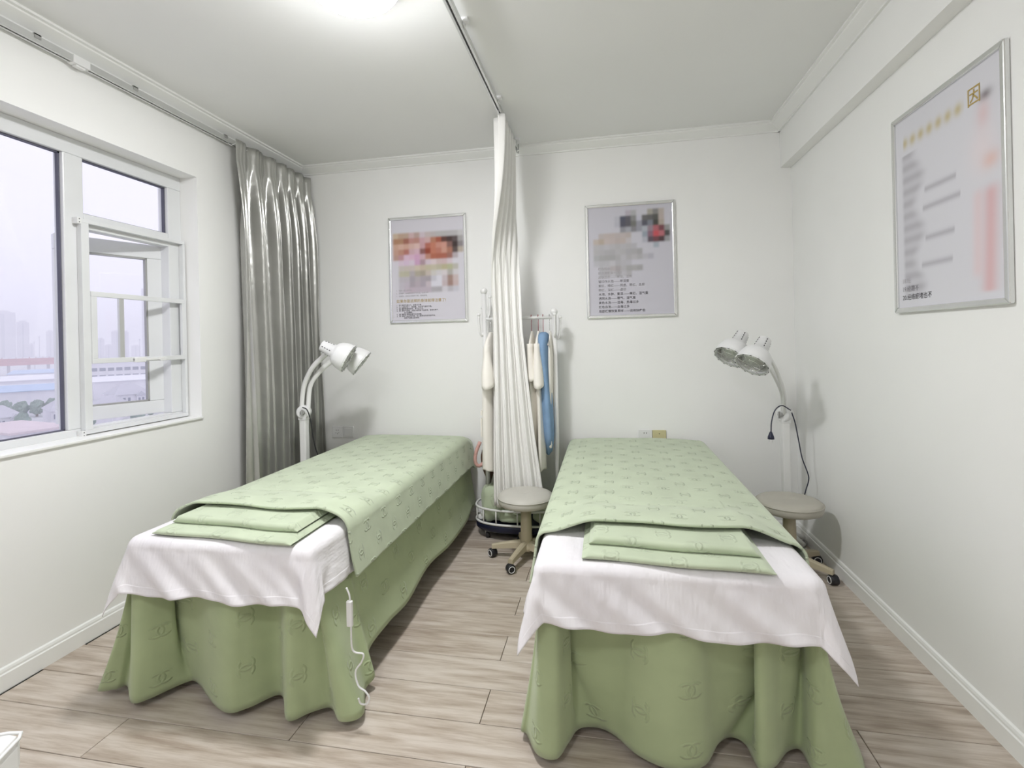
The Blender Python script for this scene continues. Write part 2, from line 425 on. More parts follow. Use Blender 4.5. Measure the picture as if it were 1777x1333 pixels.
# ------------------------------------------------------------------ ceiling lamp and added fill dome
for ly, lpw, lab in ((1.625, LAMP_POWER, 'round white glowing dome lamp on the ceiling between the window and the middle track'), (-.60, FILL_DOME_POWER, 'unseen fill-light dome added to the ceiling behind the viewer')):  # second dome is added out of view to brighten the near walls
    ME = NT('lamp_diffuser_glow'); ME.set((.9, .9, .9), .3); ME.b.inputs['Emission Color'].default_value = (.985, .99, 1.0, 1); 
    _g = ME.n('ShaderNodeNewGeometry'); _sp = ME.n('ShaderNodeSeparateXYZ'); ME.link(_g.outputs['True Normal'], _sp.inputs[0])   # the diffuser glows most through its bottom, least at its rim
    ME.link(ME.math('MULTIPLY', ME.math('ADD', ME.math('POWER', ME.math('MAXIMUM', ME.math('MULTIPLY', _sp.outputs[2], -1.0), 0.0), 2.6), .04), lpw), ME.b.inputs['Emission Strength'])
    lamp = thing('ceiling_lamp', (-.855, ly, H), lab, 'lamp', 'ceiling dome lamps')
    LM = Matrix.Translation((-.855, ly, H))
    MB().lathe([(.172, 0), (.176, -.006), (.178, -.044), (.172, -.046)], LM, n=48).build('base_ring', m_white_metal, lamp)
    MB().lathe([(.172, -.046), (.167, -.062), (.152, -.082), (.128, -.100), (.095, -.115), (.052, -.124), (.004, -.127)], LM, n=28, cap1=True).build('diffuser', ME.m, lamp)

# ------------------------------------------------------------------ curtain tracks
tr = thing('curtain_track', (XL+.03, 1.5, 2.50), 'long aluminium curtain track along the wall above the window', 'curtain track')
xa, xb = XL+.022, XL+.052
MB().box((xa, YR+.05, 2.522), (xb, YB-.01, 2.528)).box((xa, YR+.05, 2.503), (xa+.003, YB-.01, 2.522)).box((xb-.003, YR+.05, 2.503), (xb, YB-.01, 2.522)).box((xa, YR+.05, 2.500), (xa+.011, YB-.01, 2.503)).box((xb-.011, YR+.05, 2.500), (xb, YB-.01, 2.503)).build('rail', m_alu, tr)
for y in (1.60, 2.02, 2.60, 3.30):
    MB().box((XL, y-.012, 2.528), (xb+.003, y+.012, 2.533)).box((XL, y-.012, 2.515), (XL+.004, y+.012, 2.548)).box((xb, y-.012, 2.515), (xb+.003, y+.012, 2.533)).build('bracket', m_grey_plastic, tr)
MB().box((xa-.003, 1.735, 2.496), (xb+.004, 1.805, 2.531)).box((xa+.004, 1.75, 2.488), (xb-.004, 1.79, 2.497)).build('track_joiner', m_white_plastic, tr, bevel=.002)
XT = -.562
t2 = thing('curtain_track', (XT, 2.5, 2.56), 'aluminium curtain track running down the middle of the ceiling', 'curtain track')
MB().box((XT-.014, YR+.3, 2.578), (XT+.014, 3.30, 2.584)).box((XT-.014, YR+.3, 2.562), (XT-.011, 3.30, 2.578)).box((XT+.011, YR+.3, 2.562), (XT+.014, 3.30, 2.578)).box((XT-.014, YR+.3, 2.559), (XT-.004, 3.30, 2.562)).box((XT+.004, YR+.3, 2.559), (XT+.014, 3.30, 2.562)).build('rail', m_alu, t2)
MB().box((XT-.004, YR+.3, 2.572), (XT+.004, 3.29, 2.5775)).build('rail_slot', m_dark, t2)
for y in (.6, 1.30, 1.985, 2.66, 3.24):
    MB().box((XT-.017, y-.012, 2.584), (XT+.034, y+.012, H)).box((XT+.014, y-.012, 2.568), (XT+.020, y+.012, 2.590)).build('bracket', m_white_plastic, t2, bevel=.002)
MB().box((XT-.017, 3.295, 2.554), (XT+.017, 3.308, 2.589)).tube([(XT, 3.302, 2.555), (XT+.004, 3.304, 2.535), (XT+.012, 3.304, 2.530), (XT+.014, 3.304, 2.545)], .003, 6).build('end_stop', m_grey_plastic, t2)

# ------------------------------------------------------------------ silver curtain
cu = thing('curtain', (-2.14, 3.0, .02), 'silver satin curtain gathered in the corner beside the window', 'curtain')
nu, nv = 260, 60
P, UV = [], []
pl = [0, .17, .33, .47, .60, .74, .88, 1.0]
for j in range(nv):
    t = j/(nv-1); z = lerp(2.512, .05, t)
    for i in range(nu):
        s = i/(nu-1)
        ph = 2*pi*(6.3*(s**1.25) + .10*math.sin(3*s*pi) + .05*math.sin(5*t+s*4))
        w = math.sin(ph) + .28*math.sin(2*ph+1.0+2*t) + .12*math.sin(5*ph+3*s)
        A = lerp(.014, .050, sstep(t, .0, .22)) + .012*t
        pin = math.exp(-((t-.045)/.02)**2)
        A *= 1-.55*pin
        y = lerp(2.615, 3.375, s) + .020*math.cos(ph)*sstep(t, .02, .3)
        x = -2.150 + A*w + .025*t + .008*N(s*9, t*3, 1)
        yy = y - .012*t*(1-s) + .018*t*s
        P.append((x, min(yy, 3.392), z)); UV.append((s*1.9, z))
MB().grid(P, nu, nv, UV).build('cloth', m_satin, cu, solid=.002, fix=False)
for i in range(8):
    y = lerp(2.63, 3.35, i/7); MB().tube([(-2.214, y, 2.505), (-2.205, y, 2.492), (-2.19, y, 2.482), (-2.16, y, 2.49)], .0022, 6).build('hook', m_white_plastic, cu)

# ------------------------------------------------------------------ white divider curtain
wc = thing('curtain', (-.55, 3.04, .22), 'white divider curtain gathered and hanging in front of the clothes rack', 'curtain')
nu, nv = 240, 70; P, UV = [], []
def edge(tab, z):
    for (za, xa_), (zb, xb_) in zip(tab, tab[1:]):
        if z >= zb: return lerp(xa_, xb_, clamp((za-z)/(za-zb)))
    return tab[-1][1]
WR = [(2.6, -.545)] + [(p.z, p.x) for p in (hit(a, b, 1, 3.035) for a, b in ((897, 400), (901, 490), (906, 571), (915, 652), (928, 760), (946, 880)))]
WL = [(2.6, -.600)] + [(p.z, p.x) for p in (hit(a, b, 1, 3.035) for a, b in ((852, 400), (854, 600), (855, 880)))]
for j in range(nv):
    t = j/(nv-1)
    for i in range(nu):
        s = i/(nu-1); ph = 2*pi*(5*s)
        zig = math.sin(ph)+.15*math.sin(3*ph)
        tx = XT - .006 + .046*zig*(1-.35*s); ty = 2.735 + .46*s
        ph2 = 2*pi*(5.0*s+.18*math.sin(5*s))
        hemz = .222 + .006*math.sin(7*s) + .003*math.sin(ph2); z = lerp(2.548, hemz, t)
        xe = lerp(edge(WL, z), edge(WR, z), s)+.004*math.cos(ph2)
        by = 3.052 + (.020*math.sin(ph2) + .006*math.sin(3*ph2+1))*sstep(t, .1, .6)
        x = lerp(tx, xe, sstep(t, .0, .45)); y = lerp(ty, by, sstep(t, .03, .55))
        x += .004*N(s*6, t*4, 3)*t
        P.append((x, y, z)); UV.append((s*2, z))
MB().grid(P, nu, nv, UV).build('cloth', m_voile, wc, solid=.002, fix=False)
for i in range(7):
    s = i/6; MB().tube([(XT, 2.72+.47*s, 2.558), (XT, 2.72+.47*s, 2.535)], .003, 6).build('hook', m_white_plastic, wc)

# ------------------------------------------------------------------ posters
def poster(label, origin, ux, uz, w, h, cols, rows, colfn, nrm, texts):
    """origin: lower-left on the wall; ux: image-right unit vector; nrm: into the room"""
    o0 = Vector(origin); ux = Vector(ux); uz = Vector((0, 0, 1)); n = Vector(nrm)
    po = thing('poster', o0+ux*w/2, label, 'poster', 'framed posters on the walls')
    fw, dp = .020, .018
    def rail(a, b, c, d):
        mb = MB()
        def Q(u, v, k): return o0+ux*u+uz*v+n*k
        mb.hexa([Q(*a, .001), Q(*b, .001), Q(*c, .001), Q(*d, .001), Q(*a, dp), Q(*b, dp), Q(*c, dp), Q(*d, dp)])
        mb.build('frame_rail', m_frame, po, bevel=.004)
    rail((0, 0), (w, 0), (w-fw, fw), (fw, fw)); rail((0, h), (fw, h-fw), (w-fw, h-fw), (w, h))
    rail((0, 0), (fw, fw), (fw, h-fw), (0, h)); rail((w, 0), (w, h), (w-fw, h-fw), (w-fw, fw))
    P = [o0+ux*lerp(fw*.8, w-fw*.8, i/(cols-1))+uz*lerp(fw*.8, h-fw*.8, j/(rows-1))+n*.009 for j in range(rows) for i in range(cols)]
    sh = MB().grid(P, cols, rows, smooth=False).build('printed_sheet', m_print, po, fix=False)
    ca = sh.data.color_attributes.new('print', 'FLOAT_COLOR', 'POINT')
    for j in range(rows):
        for i in range(cols): ca.data[j*cols+i].color = (*colfn(i/(cols-1), 1-j/(rows-1)), 1)
    R = Matrix(((ux.x, uz.x, n.x, 0), (ux.y, uz.y, n.y, 0), (ux.z, uz.z, n.z, 0), (0, 0, 0, 1)))
    for (txt, u, v, size, mat) in texts:
        cd = bpy.data.curves.new('printed_text', 'FONT'); cd.body = txt; cd.size = size*h; cd.resolution_u = 2; cd.offset = size*h*.006
        tmp = bpy.data.objects.new('printed_text', cd); C.objects.link(tmp)
        dg = bpy.context.evaluated_depsgraph_get(); me = bpy.data.meshes.new_from_object(tmp.evaluated_get(dg))
        bpy.data.objects.remove(tmp)
        me.name = 'printed_text'; me.transform(Matrix.Translation(o0+ux*(u*w)+uz*((1-v)*h)+n*.0098-po.location) @ R)
        me.materials.clear(); me.materials.append(mat)
        ob = bpy.data.objects.new('printed_text', me); C.objects.link(ob); ob.parent = sh
    return po
def table(rows_txt, u0, v0, cu_, cv_, bg):
    tab = [[(srgb(c) if c != '.' else None) for c in r.split()] for r in rows_txt.strip().split('\n')]
    def fn(u, v):
        i = (u-u0)/cu_-.5; j = (v-v0)/cv_-.5
        def cell(a, b):
            if 0 <= b < len(tab) and 0 <= a < len(tab[b]) and tab[b][a]: return tab[b][a]
            return bg
        a, b = math.floor(i), math.floor(j); fu, fv = sstep(i-a, .25, .75), sstep(j-b, .25, .75)
        c = [cell(a, b), cell(a+1, b), cell(a, b+1), cell(a+1, b+1)]
        return tuple(lerp(lerp(c[0][k], c[1][k], fu), lerp(c[2][k], c[3][k], fu), fv) for k in range(3))
    return fn
m_ink = plain('black_ink', (.055, .05, .06), .5, var=.1); m_ink2 = plain('grey_ink', (.22, .21, .23), .5, var=.1); m_gold = plain('gold_ink', srgb('b39a55'), .45, var=.1)
m_ink3 = plain('pale_grey_ink', (.42, .40, .43), .5, var=.1)
p1 = '''c9b5a0 bba08e baa292 ccb0b2 b89f98 cdbfc8 c4b6b6 bcb4b5 b8b6b7 b7b5b6 b8b5b8 b9b6b9 c8c6c8
b0856a b0876c a0685a bd8d86 ba8a80 c9a2aa ccaaaa b57e66 a55a45 5d3832 453030 574a4a a8a4a5
cca695 d5b0a2 cfa595 d2b0a8 d9bab5 c79fa5 b26b5c c27c66 c78f80 cc9688 85605a 3a2a2a 8a8486
c69f8f c0907e b5776e ccaab2 d3b2bf 8d5f5e 984632 c07a64 bc7a6a c99888 ab7562 584a48 b8ab9e
bd9a90 bf949c dabcd0 d8b5cc d0a5c4 ccaab6 bb8878 b06852 ab6450 ab6553 9a6a60 b5aab0 .
d8d2dc d8c6d6 d6c0d6 d6c8d6 cba4c4 ae949e d0c0cc d8c8cc ccb8b8 ccb4b8 d3c4cc . .
. c8c0bc c8beb8 c8bcb8 ccc0b0 c4b4a4 c0b8a0 c4bca8 bcb6a0 b8b090 b4b494 bcb8b0 .
. c0bca8 bcb8a4 b4acb0 b0a898 a89e90 c4b8b0 ccc8c4 d0ccd0 d4ccd0 b0aca8 d0ccd0 .
. c0bac2 beb8c0 aaa2ac b4acb2 aba2ac a8a0a8 c6c4ce d8d6e0 c6bac0 a2887f c9b8b8 .
. c4bec8 c2b8c4 aca2ac b6aab4 aca2ae c4b8c0 d8d6e0 d8d6e0 c4b4b8 a0837c c8b4b4 .
. c6c0ca c4b8c4 c0b2be beb2be beb2be beb2be b2aeb4 b0acb2 d0ccd4 bcb8c0 c8c6d0 .'''
bg1 = srgb('d6d3dc')
texts1 = [('如果你是这样的身体就得注意了!', .085, .806, .0345, m_gold), ('6、舌麻痹—是嘴唇或舌头气不足，注意调养', .085, .725, .0165, m_ink3), ('7、舌紫斑—舌部血液循环不畅，经络瘀堵。', .085, .752, .0165, m_ink3),
 ('5、舌肿—是心脾积热', .085, .698, .0165, m_ink3)]
l1 = ['1、肺: 肺部气虚少力、容易过于累。', '2、头: 头晕目眩了，肩颈痛，是血液气循环不畅。', '3、腰: 腰酸背痛易疲劳，肾气血不足。', '4、腹: 腹部气胀痛，多是小腹宫寒气血瘀堵，容易有寒气', '                会引起痛经。', '5、腿: 腿部疼痛酸胀麻木与风湿痛。', '6、颈: 颈部气血瘀堵疼痛，颈上酸麻连同肩背部疼痛。', '                经络不通要注意调理。']
for i, s in enumerate(l1): texts1.append((s, .085, .838+.0172*i, .0165, m_ink))
poster('framed poster with a blurred orange and pink picture above gold and black text', (-1.541, YB, 1.412), (1, 0, 0), None, .588, .768, 80, 100,
       table(p1, .03, .135, .0735, .0538, bg1), (0, -1, 0), texts1)
p2 = '''. . . . . . . b8b0bc b0b0b4 . . aaa59c 8a8888 b8aea8 .
. . . . . bebdc8 565868 625f68 8c8c8c c4c3d0 6c6a6c 686668 5a5a58 b8aca8 .
. . . . . bbbac6 585866 605e66 787874 9c9ca8 5c5c68 80848e 4a4a46 b0a49a .
. . . . . . 96969e a8a8b2 88878c 9c9ca8 b0b4be 9a8894 b06870 784850 969696
. . bdb4b4 c0b4b2 bfb3b2 bcb2b2 bfb4b4 bbb0ae . . 98a0ae 8c6c7c c85860 b87078 505050
. c3b7b0 b8aa9e c4b8b6 c2b6b5 bcb0ae c0b3b0 c4bec2 . . b4b4c0 605460 744a50 503c40 9c9ca0
. bbb9bd b9b7bc bebcc2 bab8bd b6b4b8 bab8be b8b6ba b8b6be . . . a8b0bc . .
. b8b6ba b6b4b9 b2b0b5 b0aeb3 b8b6bb b6b4b8 b0aeb4 b0aeb2 a9a7ab . . . . .
. b0b0b4 acabae aaa8ab a9a8ab b0aeb2 bdbbc2 b3b1b5 bbb9be b2b0b5 bcbac3 b5b3bf . . .
. bdbcc3 b9b8be bbbac0 c2c0c6 b4b2b8 bbb9c0 bcbac2 . . . . . . .
. . bbbac0 bcbac0 b9b2b5 ada7ab b8b6bb acaaad aeacaf a8a6a9 . . . . .
. . b9b8be b8b6bc c0bec6 b2b0b5 bfbdc4 b6b4b9 . . . . . . .'''
bg2 = srgb('c9c7d1')
l2 = [('红色斑点', m_ink3), ('痧点面积集中成片', m_ink3), ('皮肤血瘀——寒湿、湿热', m_ink3), ('留印作水泡——寒湿重', m_ink2), ('紫红、暗红——阴虚、寒红、血瘀', m_ink2), ('鲜红、深红——虚印', m_ink2), ('水泡、水肿、重湿——寒红、湿气重', m_ink), ('透明水泡——寒气、湿气重', m_ink), ('黄色水泡——湿毒、热毒过多', m_ink), ('红色血泡——血毒过多', m_ink), ('局部缓慢恢复原样——说明快痊愈', m_ink)]
texts2 = [(s, .135, .575+.0373*i, .0265, m) for i, (s, m) in enumerate(l2)]
poster('framed poster with a red and black picture at its top right above the right bed', (-.119, YB, 1.403), (1, 0, 0), None, .584, .765, 80, 100,
       table(p2, .0, .045, .0645, .0500, bg2), (0, -1, 0), texts2)
bg3 = srgb('d9d8df')
def c3(u, v):
    c = Vector(bg3)
    def mix(col, a):
        nonlocal c
        c = c.lerp(Vector(srgb(col)), clamp(a))
    if .10 < u < .70: mix('bfae72', .8*math.exp(-((v-.135)/.026)**2)*(.65+.35*math.sin(u*70)))
    if .20 < v < .93: mix('a9a6ae', .75*sstep(u, .06, .10)*(1-sstep(u, .20+.05*math.sin(v*23), .32+.05*math.sin(v*23)))*(.75+.25*math.sin(v*100)))
    for (a, b, vv) in ((.32, .62, .42), (.30, .66, .51), (.32, .60, .66), (.28, .58, .79)):
        if a < u < b: mix('a6a3ac', .7*math.exp(-((v-vv)/.014)**2))
    fx = .86+.03*math.sin(v*5)
    mix('4a4448', .8*math.exp(-((u-.87)/.045)**2-((v-.145)/.022)**2))
    mix('dcc0c4', .8*math.exp(-((u-.85)/.05)**2-((v-.22)/.06)**2))
    mix('e6d8dc', .7*math.exp(-((u-.84)/.10)**2-((v-.36)/.10)**2))
    mix('e0bdb6', .8*math.exp(-((u-.90)/.06)**2-((v-.42)/.035)**2))
    if v > .5: mix('d9b2b6', .9*math.exp(-((u-(.90-.06*(v-.5)))/.055)**2)*sstep(v, .5, .56)*(1-sstep(v, .95, .97)))
    if v > .5: mix('e2c9cd', .7*math.exp(-((u-(.80-.04*(v-.5)))/.04)**2)*sstep(v, .5, .56)*(1-sstep(v, .86, .92)))
    return tuple(c)
poster('framed poster of a slim standing figure on the right wall', (XR, 2.272, 1.343), (0, -1, 0), None, .584, .775, 90, 110, c3, (-1, 0, 0),
       [('因', .715, .165, .082, m_gold), ('19.经期不', .075, .893, .032, m_ink2), ('20.经络瘀堵也不', .075, .935, .032, m_ink), ('18.经', .075, .851, .032, m_ink3)])

# ------------------------------------------------------------------ sockets
def plate(x, z, label, cat, mat, holes, rocker=False, grp=None):
    t = thing('wall_socket' if not rocker else 'wall_switch', (x, YB, z), label, cat, grp)
    s = .0435
    MB().box((x-s, YB-.009, z-s), (x+s, YB, z+s)).build('face_plate', mat, t, bevel=.003)
    for (hx, hz, w, hh) in holes: MB().box((x+hx-w, YB-.0096, z+hz-hh), (x+hx+w, YB-.0085, z+hz+hh)).build('hole', m_dark, t)
    if rocker: MB().box((x-.030, YB-.013, z-.030), (x+.030, YB-.008, z+.030)).build('rocker', m_white_plastic, t, bevel=.002)
    else: MB().box((x-.031, YB-.0092, z-.031), (x+.031, YB-.008, z+.031)).build('insert', mat, t)
hol = [(-.008, .014, .0022, .0035), (.008, .014, .0022, .0035), (0, -.012, .0015, .005), (-.011, -.006, .004, .0013), (.011, -.006, .004, .0013)]
plate(-1.985, .614, 'white wall socket with holes beside the silver curtain', 'socket', m_white_plastic, hol)
plate(-1.897, .614, 'white rocker switch plate next to the socket above the left bed', 'switch', m_white_plastic, [], True)
plate(.245, .612, 'white wall socket just above the head of the right bed', 'socket', m_white_plastic, [(-.008, .022, .0028, .0028), (.008, .022, .0028, .0028)])
plate(.335, .610, 'yellowed wall socket just above the head of the right bed', 'socket', m_cream_plastic, [(0, .020, .003, .003)])

# ------------------------------------------------------------------ beds
ZT = .600
def over(rho, r, flare):
    if rho <= 0: return 0, 0
    if rho < r*pi/2:
        a = rho/r; return r*math.sin(a), r*(1-math.cos(a))
    m = rho-r*pi/2; return r+flare*m, r+m*math.sqrt(1-flare*flare)

def cloth_over(x0, x1, yf, u0, u1, v0, v1, nu, nv, r, flare, ztop, fold, hump=None, seed=0, foldx=None):
    """cloth lying on a bed top x0..x1, front edge at yf; sheet spans u0..u1 (x) and v0..v1 (y)"""
    P, UV = [], []
    for j in range(nv):
        v = lerp(v0, v1, j/(nv-1))
        for i in range(nu):
            u = lerp(u0, u1, i/(nu-1))
            sx = -1 if u < x0 else 1
            du = max(x0-u, u-x1, 0); dv = max(yf-v, 0); rho = math.hypot(du, dv)
            off, drop = over(rho, r, flare)
            cx, cy = clamp(u, x0, x1), max(v, yf)
            z = ztop-drop
            if rho > 0:
                dx, dy = sx*du/rho, -dv/rho
                hang = max(0, rho-r)
                s = u*1.0 + v*1.3
                w = fold*hang/.15*(math.sin(s*31+seed)+.6*math.sin(s*53+2*seed)+.9*N(s*7, seed, rho*3))
                corner = 4*dx*dx*dy*dy if (du > 0 and dv > 0) else 0
                w *= (1-corner)*(.45 if dv <= 0 else 1)
                w += corner*hang*.14
                off += w
                cx += dx*off; cy += dy*off
                z += .9*fold*hang/.15*math.sin(u*19+v*11+seed)
            else:
                z += .0035*N(u*7, v*5, seed)
            if hump: z += hump(u, v)
            P.append((cx, cy, z)); UV.append((u, v))
    return MB().grid(P, nu, nv, UV)

def bed(label, bx0, bx1, by0, by1, hem):
    """hem: list of (x,y,z) from the back left round the front to the back right"""
    b = thing('massage_bed', ((bx0+bx1)/2, (by0+by1)/2, 0), label, 'bed', 'massage beds')
    MB().box((bx0+.01, by0+.01, .50), (bx1-.01, by1-.005, ZT-.004)).build('mattress', m_leather2, b, bevel=.02)
    MB().box((bx0+.04, by0+.06, .44), (bx1-.04, by1-.06, .498)).build('frame', m_beige, b)
    for lx in (bx0+.16, bx1-.16):
        for ly in (by0+.38, by1-.30): MB().box((lx-.025, ly-.025, 0), (lx+.025, ly+.025, .44)).build('leg', m_beige, b, bevel=.003)
    pts = spline(hem, 9); n = len(pts)
    rows = 26; P, UV = [], []
    # arc length for the print
    S = [0]
    for i in range(1, n): S.append(S[-1]+(pts[i]-pts[i-1]).length)
    tops = []
    for p in pts:
        x = clamp(p.x, bx0+.004, bx1-.004); y = clamp(p.y, by0+.004, by1)
        # side columns snap to the bed side
        if p.y > by0+.10: x = bx0 if p.x < (bx0+bx1)/2 else bx1
        else:
            fx = clamp((p.x-hx0)/(hx1-hx0)) if False else (p.x-bx0)/(bx1-bx0)
            x = clamp(bx0+fx*(bx1-bx0), bx0, bx1)
        tops.append(Vector((x, y if p.y > by0 else by0, ZT-.02)))
    # smooth the top line
    for _ in range(6): tops = [tops[0]]+[(tops[i-1]+tops[i]*2+tops[i+1])/4 for i in range(1, n-1)]+[tops[-1]]
    for j in range(rows):
        t = j/(rows-1); g = t**1.5
        for i in range(n):
            a, h_ = tops[i], pts[i]
            x = lerp(a.x, h_.x, g); y = lerp(a.y, h_.y, g); z = lerp(a.z, h_.z, t)
            P.append((x, y, z)); UV.append((S[i]*.85, z))
    MB().grid(P, n, rows, UV).build('skirt', m_green_skirt_shaded, b, solid=.004, fix=False)
    return b

def px3(px, py, z): return tuple(hit(px, py, 2, z))
LX0, LX1, RX0, RX1, BY0, BY1 = -1.672, -.972, -.215, .562, 1.475, 3.385
hemL = [(-1.70, 3.37, .05), (-1.71, 3.0, .05), (-1.73, 2.5, .04), (-1.76, 2.0, .04), (-1.82, 1.66, .035)]
hemL += [px3(a, b, .03) for a, b in ((172, 1195), (200, 1196), (221, 1190), (229, 1219), (258, 1213), (318, 1186), (343, 1184), (372, 1222), (398, 1237), (432, 1228), (488, 1206), (499, 1250), (540, 1236), (574, 1228), (592, 1252), (629, 1241), (634, 1196))]
hemL += [px3(650, 1172, .05), (-.905, 1.73, .11), (-.90, 1.90, .125), (-.897, 2.10, .11), (-.905, 2.38, .14), (-.895, 2.7, .115), (-.90, 3.06, .115), (-.905, 3.2, .145), (-.92, 3.37, .13)]
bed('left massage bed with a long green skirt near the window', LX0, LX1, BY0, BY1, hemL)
hemR = [(-.245, 3.37, .05), (-.25, 2.9, .05), (-.255, 2.4, .05), (-.27, 1.95, .05), (-.285, 1.72, .04)]
hemR += [px3(a, b, .03) for a, b in ((905, 1262), (915, 1274), (933, 1309), (965, 1317), (986, 1289), (1004, 1265), (1035, 1262), (1066, 1275), (1110, 1312), (1170, 1336), (1222, 1328), (1246, 1290), (1268, 1279), (1294, 1292), (1318, 1334), (1344, 1330), (1366, 1304), (1390, 1302), (1416, 1344), (1460, 1352))]
hemR += [px3(1500, 1345, .04), (.70, 1.68, .06), (.64, 2.0, .08), (.62, 2.4, .09), (.615, 2.9, .09), (.605, 3.37, .09)]
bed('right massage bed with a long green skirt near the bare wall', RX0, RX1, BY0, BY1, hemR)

def bedding(side, x0, x1, shu0, shu1, cov0, cov1, fx0, fx1, fold_seed, drop_front):
    r = .035
    sh = cloth_over(x0+r-.015, x1-r+.015, BY0+r-.012, shu0, shu1, BY0+r-drop_front, 2.02, 150, 110, r, .20, ZT+.004, .007, seed=fold_seed)
    sheet = sh.build('bed_sheet', m_sheet, None, solid=.002, fix=False)
    at = sheet.data.attributes.new('edge', 'FLOAT', 'POINT')
    for k in range(len(sh.v)):
        uu, vv = sh.uv[k]; at.data[k].value = min(uu-shu0, shu1-uu, vv-(BY0+r-drop_front))
    tag(sheet, 'white sheet draped over the foot of the %s bed' % side, 'sheet', 'white sheets over the bed feet')
    # folded blanket: two layers
    fb = thing('folded_blanket', ((fx0+fx1)/2, 1.7, ZT+.008), 'folded green blanket peeking out from under the coverlet of the %s bed' % side, 'blanket', 'folded green blankets')
    for k, (ya, za, zb, ins) in enumerate(((1.478, ZT+.008, ZT+.026, 0), (1.545, ZT+.026, ZT+.052, .02))):
        nu, m = 60, 14; P, UV = [], []
        prof = [(1.98, za)] + [(ya+.012-.012*math.sin(pi*q/8), lerp(za, zb, .5-.5*math.cos(pi*q/8))) for q in range(9)] + [(lerp(ya+.02, 1.98, (q/4)), zb) for q in range(1, 5)]
        prof = prof[:m]
        arc = 0
        for jj, (yy, zz) in enumerate(prof):
            if jj: arc += math.hypot(yy-prof[jj-1][0], zz-prof[jj-1][1])
            for i in range(nu):
                f = i/(nu-1); x = lerp(fx0+ins, fx1-ins, f)
                sk = (f-.5)*.035 + .004*math.sin(f*9+fold_seed)
                edge = sstep(min(f, 1-f), 0, .04); mid = lerp(za, lerp(za, zb, .55), 1) 
                P.append((x, yy - sk, lerp(min(zz, za+.006), zz, edge)+.0008*N(x*9, yy*4, k))); UV.append((x+.03*k, arc))
        MB().grid(P, nu, len(prof), UV).build('layer', m_green_big, fb, fix=False)
    def hump(u, v):
        a = sstep(u, fx0-.14, fx0+.04)*(1-sstep(u, fx1-.04, fx1+.14))
        return .042*a*(1-sstep(v, 1.74, 2.05)) + .010*a
    fy = 1.664
    cv = cloth_over(x0+r-.027, x1-r+.027, -5, cov0, cov1, fy, 3.372, 190, 260, r+.006, .16, ZT+.016, .0012, hump, seed=fold_seed+1)
    # rounded ends: head end sags a little, front edge wavers
    for k, v in enumerate(cv.v):
        uu, vv = cv.uv[k]
        t = 1-sstep(vv, fy, fy+.15); v.y += t*(.012*math.sin(uu*7+fold_seed)+.006*math.sin(uu*17))
        e = sstep(vv, 3.20, 3.372); v.z -= .035*e*e
        side_ = max(x0-v.x, v.x-x1, 0)
    c = cv.build('coverlet', m_green, None, solid=.008, fix=False)
    tag(c, 'light green embossed coverlet spread over the %s bed' % side, 'coverlet', 'green embossed coverlets')
bedding('left', LX0, LX1, LX0-.16, LX1+.17, LX0-.17, LX1+.215, -1.60, -1.03, .7, .215)
bedding('right', RX0, RX1, RX0-.17, RX1+.17, RX0-.19, RX1+.19, -.085, .445, 3.1, .205)

# ------------------------------------------------------------------ clothes rack
RY = 3.215
rk = thing('clothes_rack', (-.555, RY, 0), 'white metal clothes rack with an oval tray base on castors', 'clothes rack')
xl, xr = -.790, -.325; RCX, RA, RB = -.566, .306, .170
def oval(z, k=1.0, n=40): return [(RCX+RA*k*math.copysign(abs(math.cos(a))**.8, math.cos(a)), RY+RB*k*math.copysign(abs(math.sin(a))**.8, math.sin(a)), z) for a in [2*pi*i/n for i in range(n+1)]]
mb = MB(); o_ = oval(0)[:-1]
b0 = len(mb.v); n_ = len(o_)
for z, k in ((.052, .94), (.060, .985), (.090, 1.0), (.096, .985)): mb.v += [Vector((RCX+(p[0]-RCX)*k, RY+(p[1]-RY)*k, z)) for p in o_]
for j in range(3):
    for i in range(n_): mb.face((j*n_+i, j*n_+(i+1) % n_, (j+1)*n_+(i+1) % n_, (j+1)*n_+i), True)
mb.face(list(range(n_))[::-1]); mb.face([3*n_+i for i in range(n_)])
mb.build('tray', m_navy, rk)
for z in (.106, .196): MB().tube(oval(z, .985), .0075, 8, cap=False).build('tray_rail', m_white_metal, rk)
op = oval(.0, .985, 16)[:-1]
for p in op: MB().tube([(p[0], p[1], .100), (p[0], p[1], .197)], .0045, 8).build('tray_spindle', m_white_metal, rk)
for (x, zt) in ((xl, 1.585), (xr, 1.432)):
    pz = MB().tube([(x, RY, .094), (x, RY, zt)], .0155, 14).build('post', m_white_metal, rk)
    MB().ball((x, RY, zt+.016), .024, 8).build('finial', m_white_metal, pz)
MB().tube([(xl-.01, RY, 1.414), (xr+.01, RY, 1.414)], .0115, 12).build('hanging_bar', m_white_metal, rk)
def hook(x, dx, dy, z):
    h_ = MB().tube(spline([(x+dx*.3, RY+dy*.3, z-.02), (x+dx*.7, RY+dy*.7, z-.045), (x+dx*1.3, RY+dy*1.3, z-.03), (x+dx*1.6, RY+dy*1.6, z+.03), (x+dx*1.65, RY+dy*1.65, z+.085)], 5), .0075, 8).build('coat_hook', m_white_metal, rk)
    MB().ball((x+dx*1.65, RY+dy*1.65, z+.093), .013, 6).build('hook_ball', m_white_metal, h_)
hook(xl, -.018, -.02, 1.35); hook(xl, .022, .012, 1.47); hook(xl, -.012, .022, 1.40)
hook(xr, .004, -.026, 1.335); hook(xr, .022, .01, 1.32)
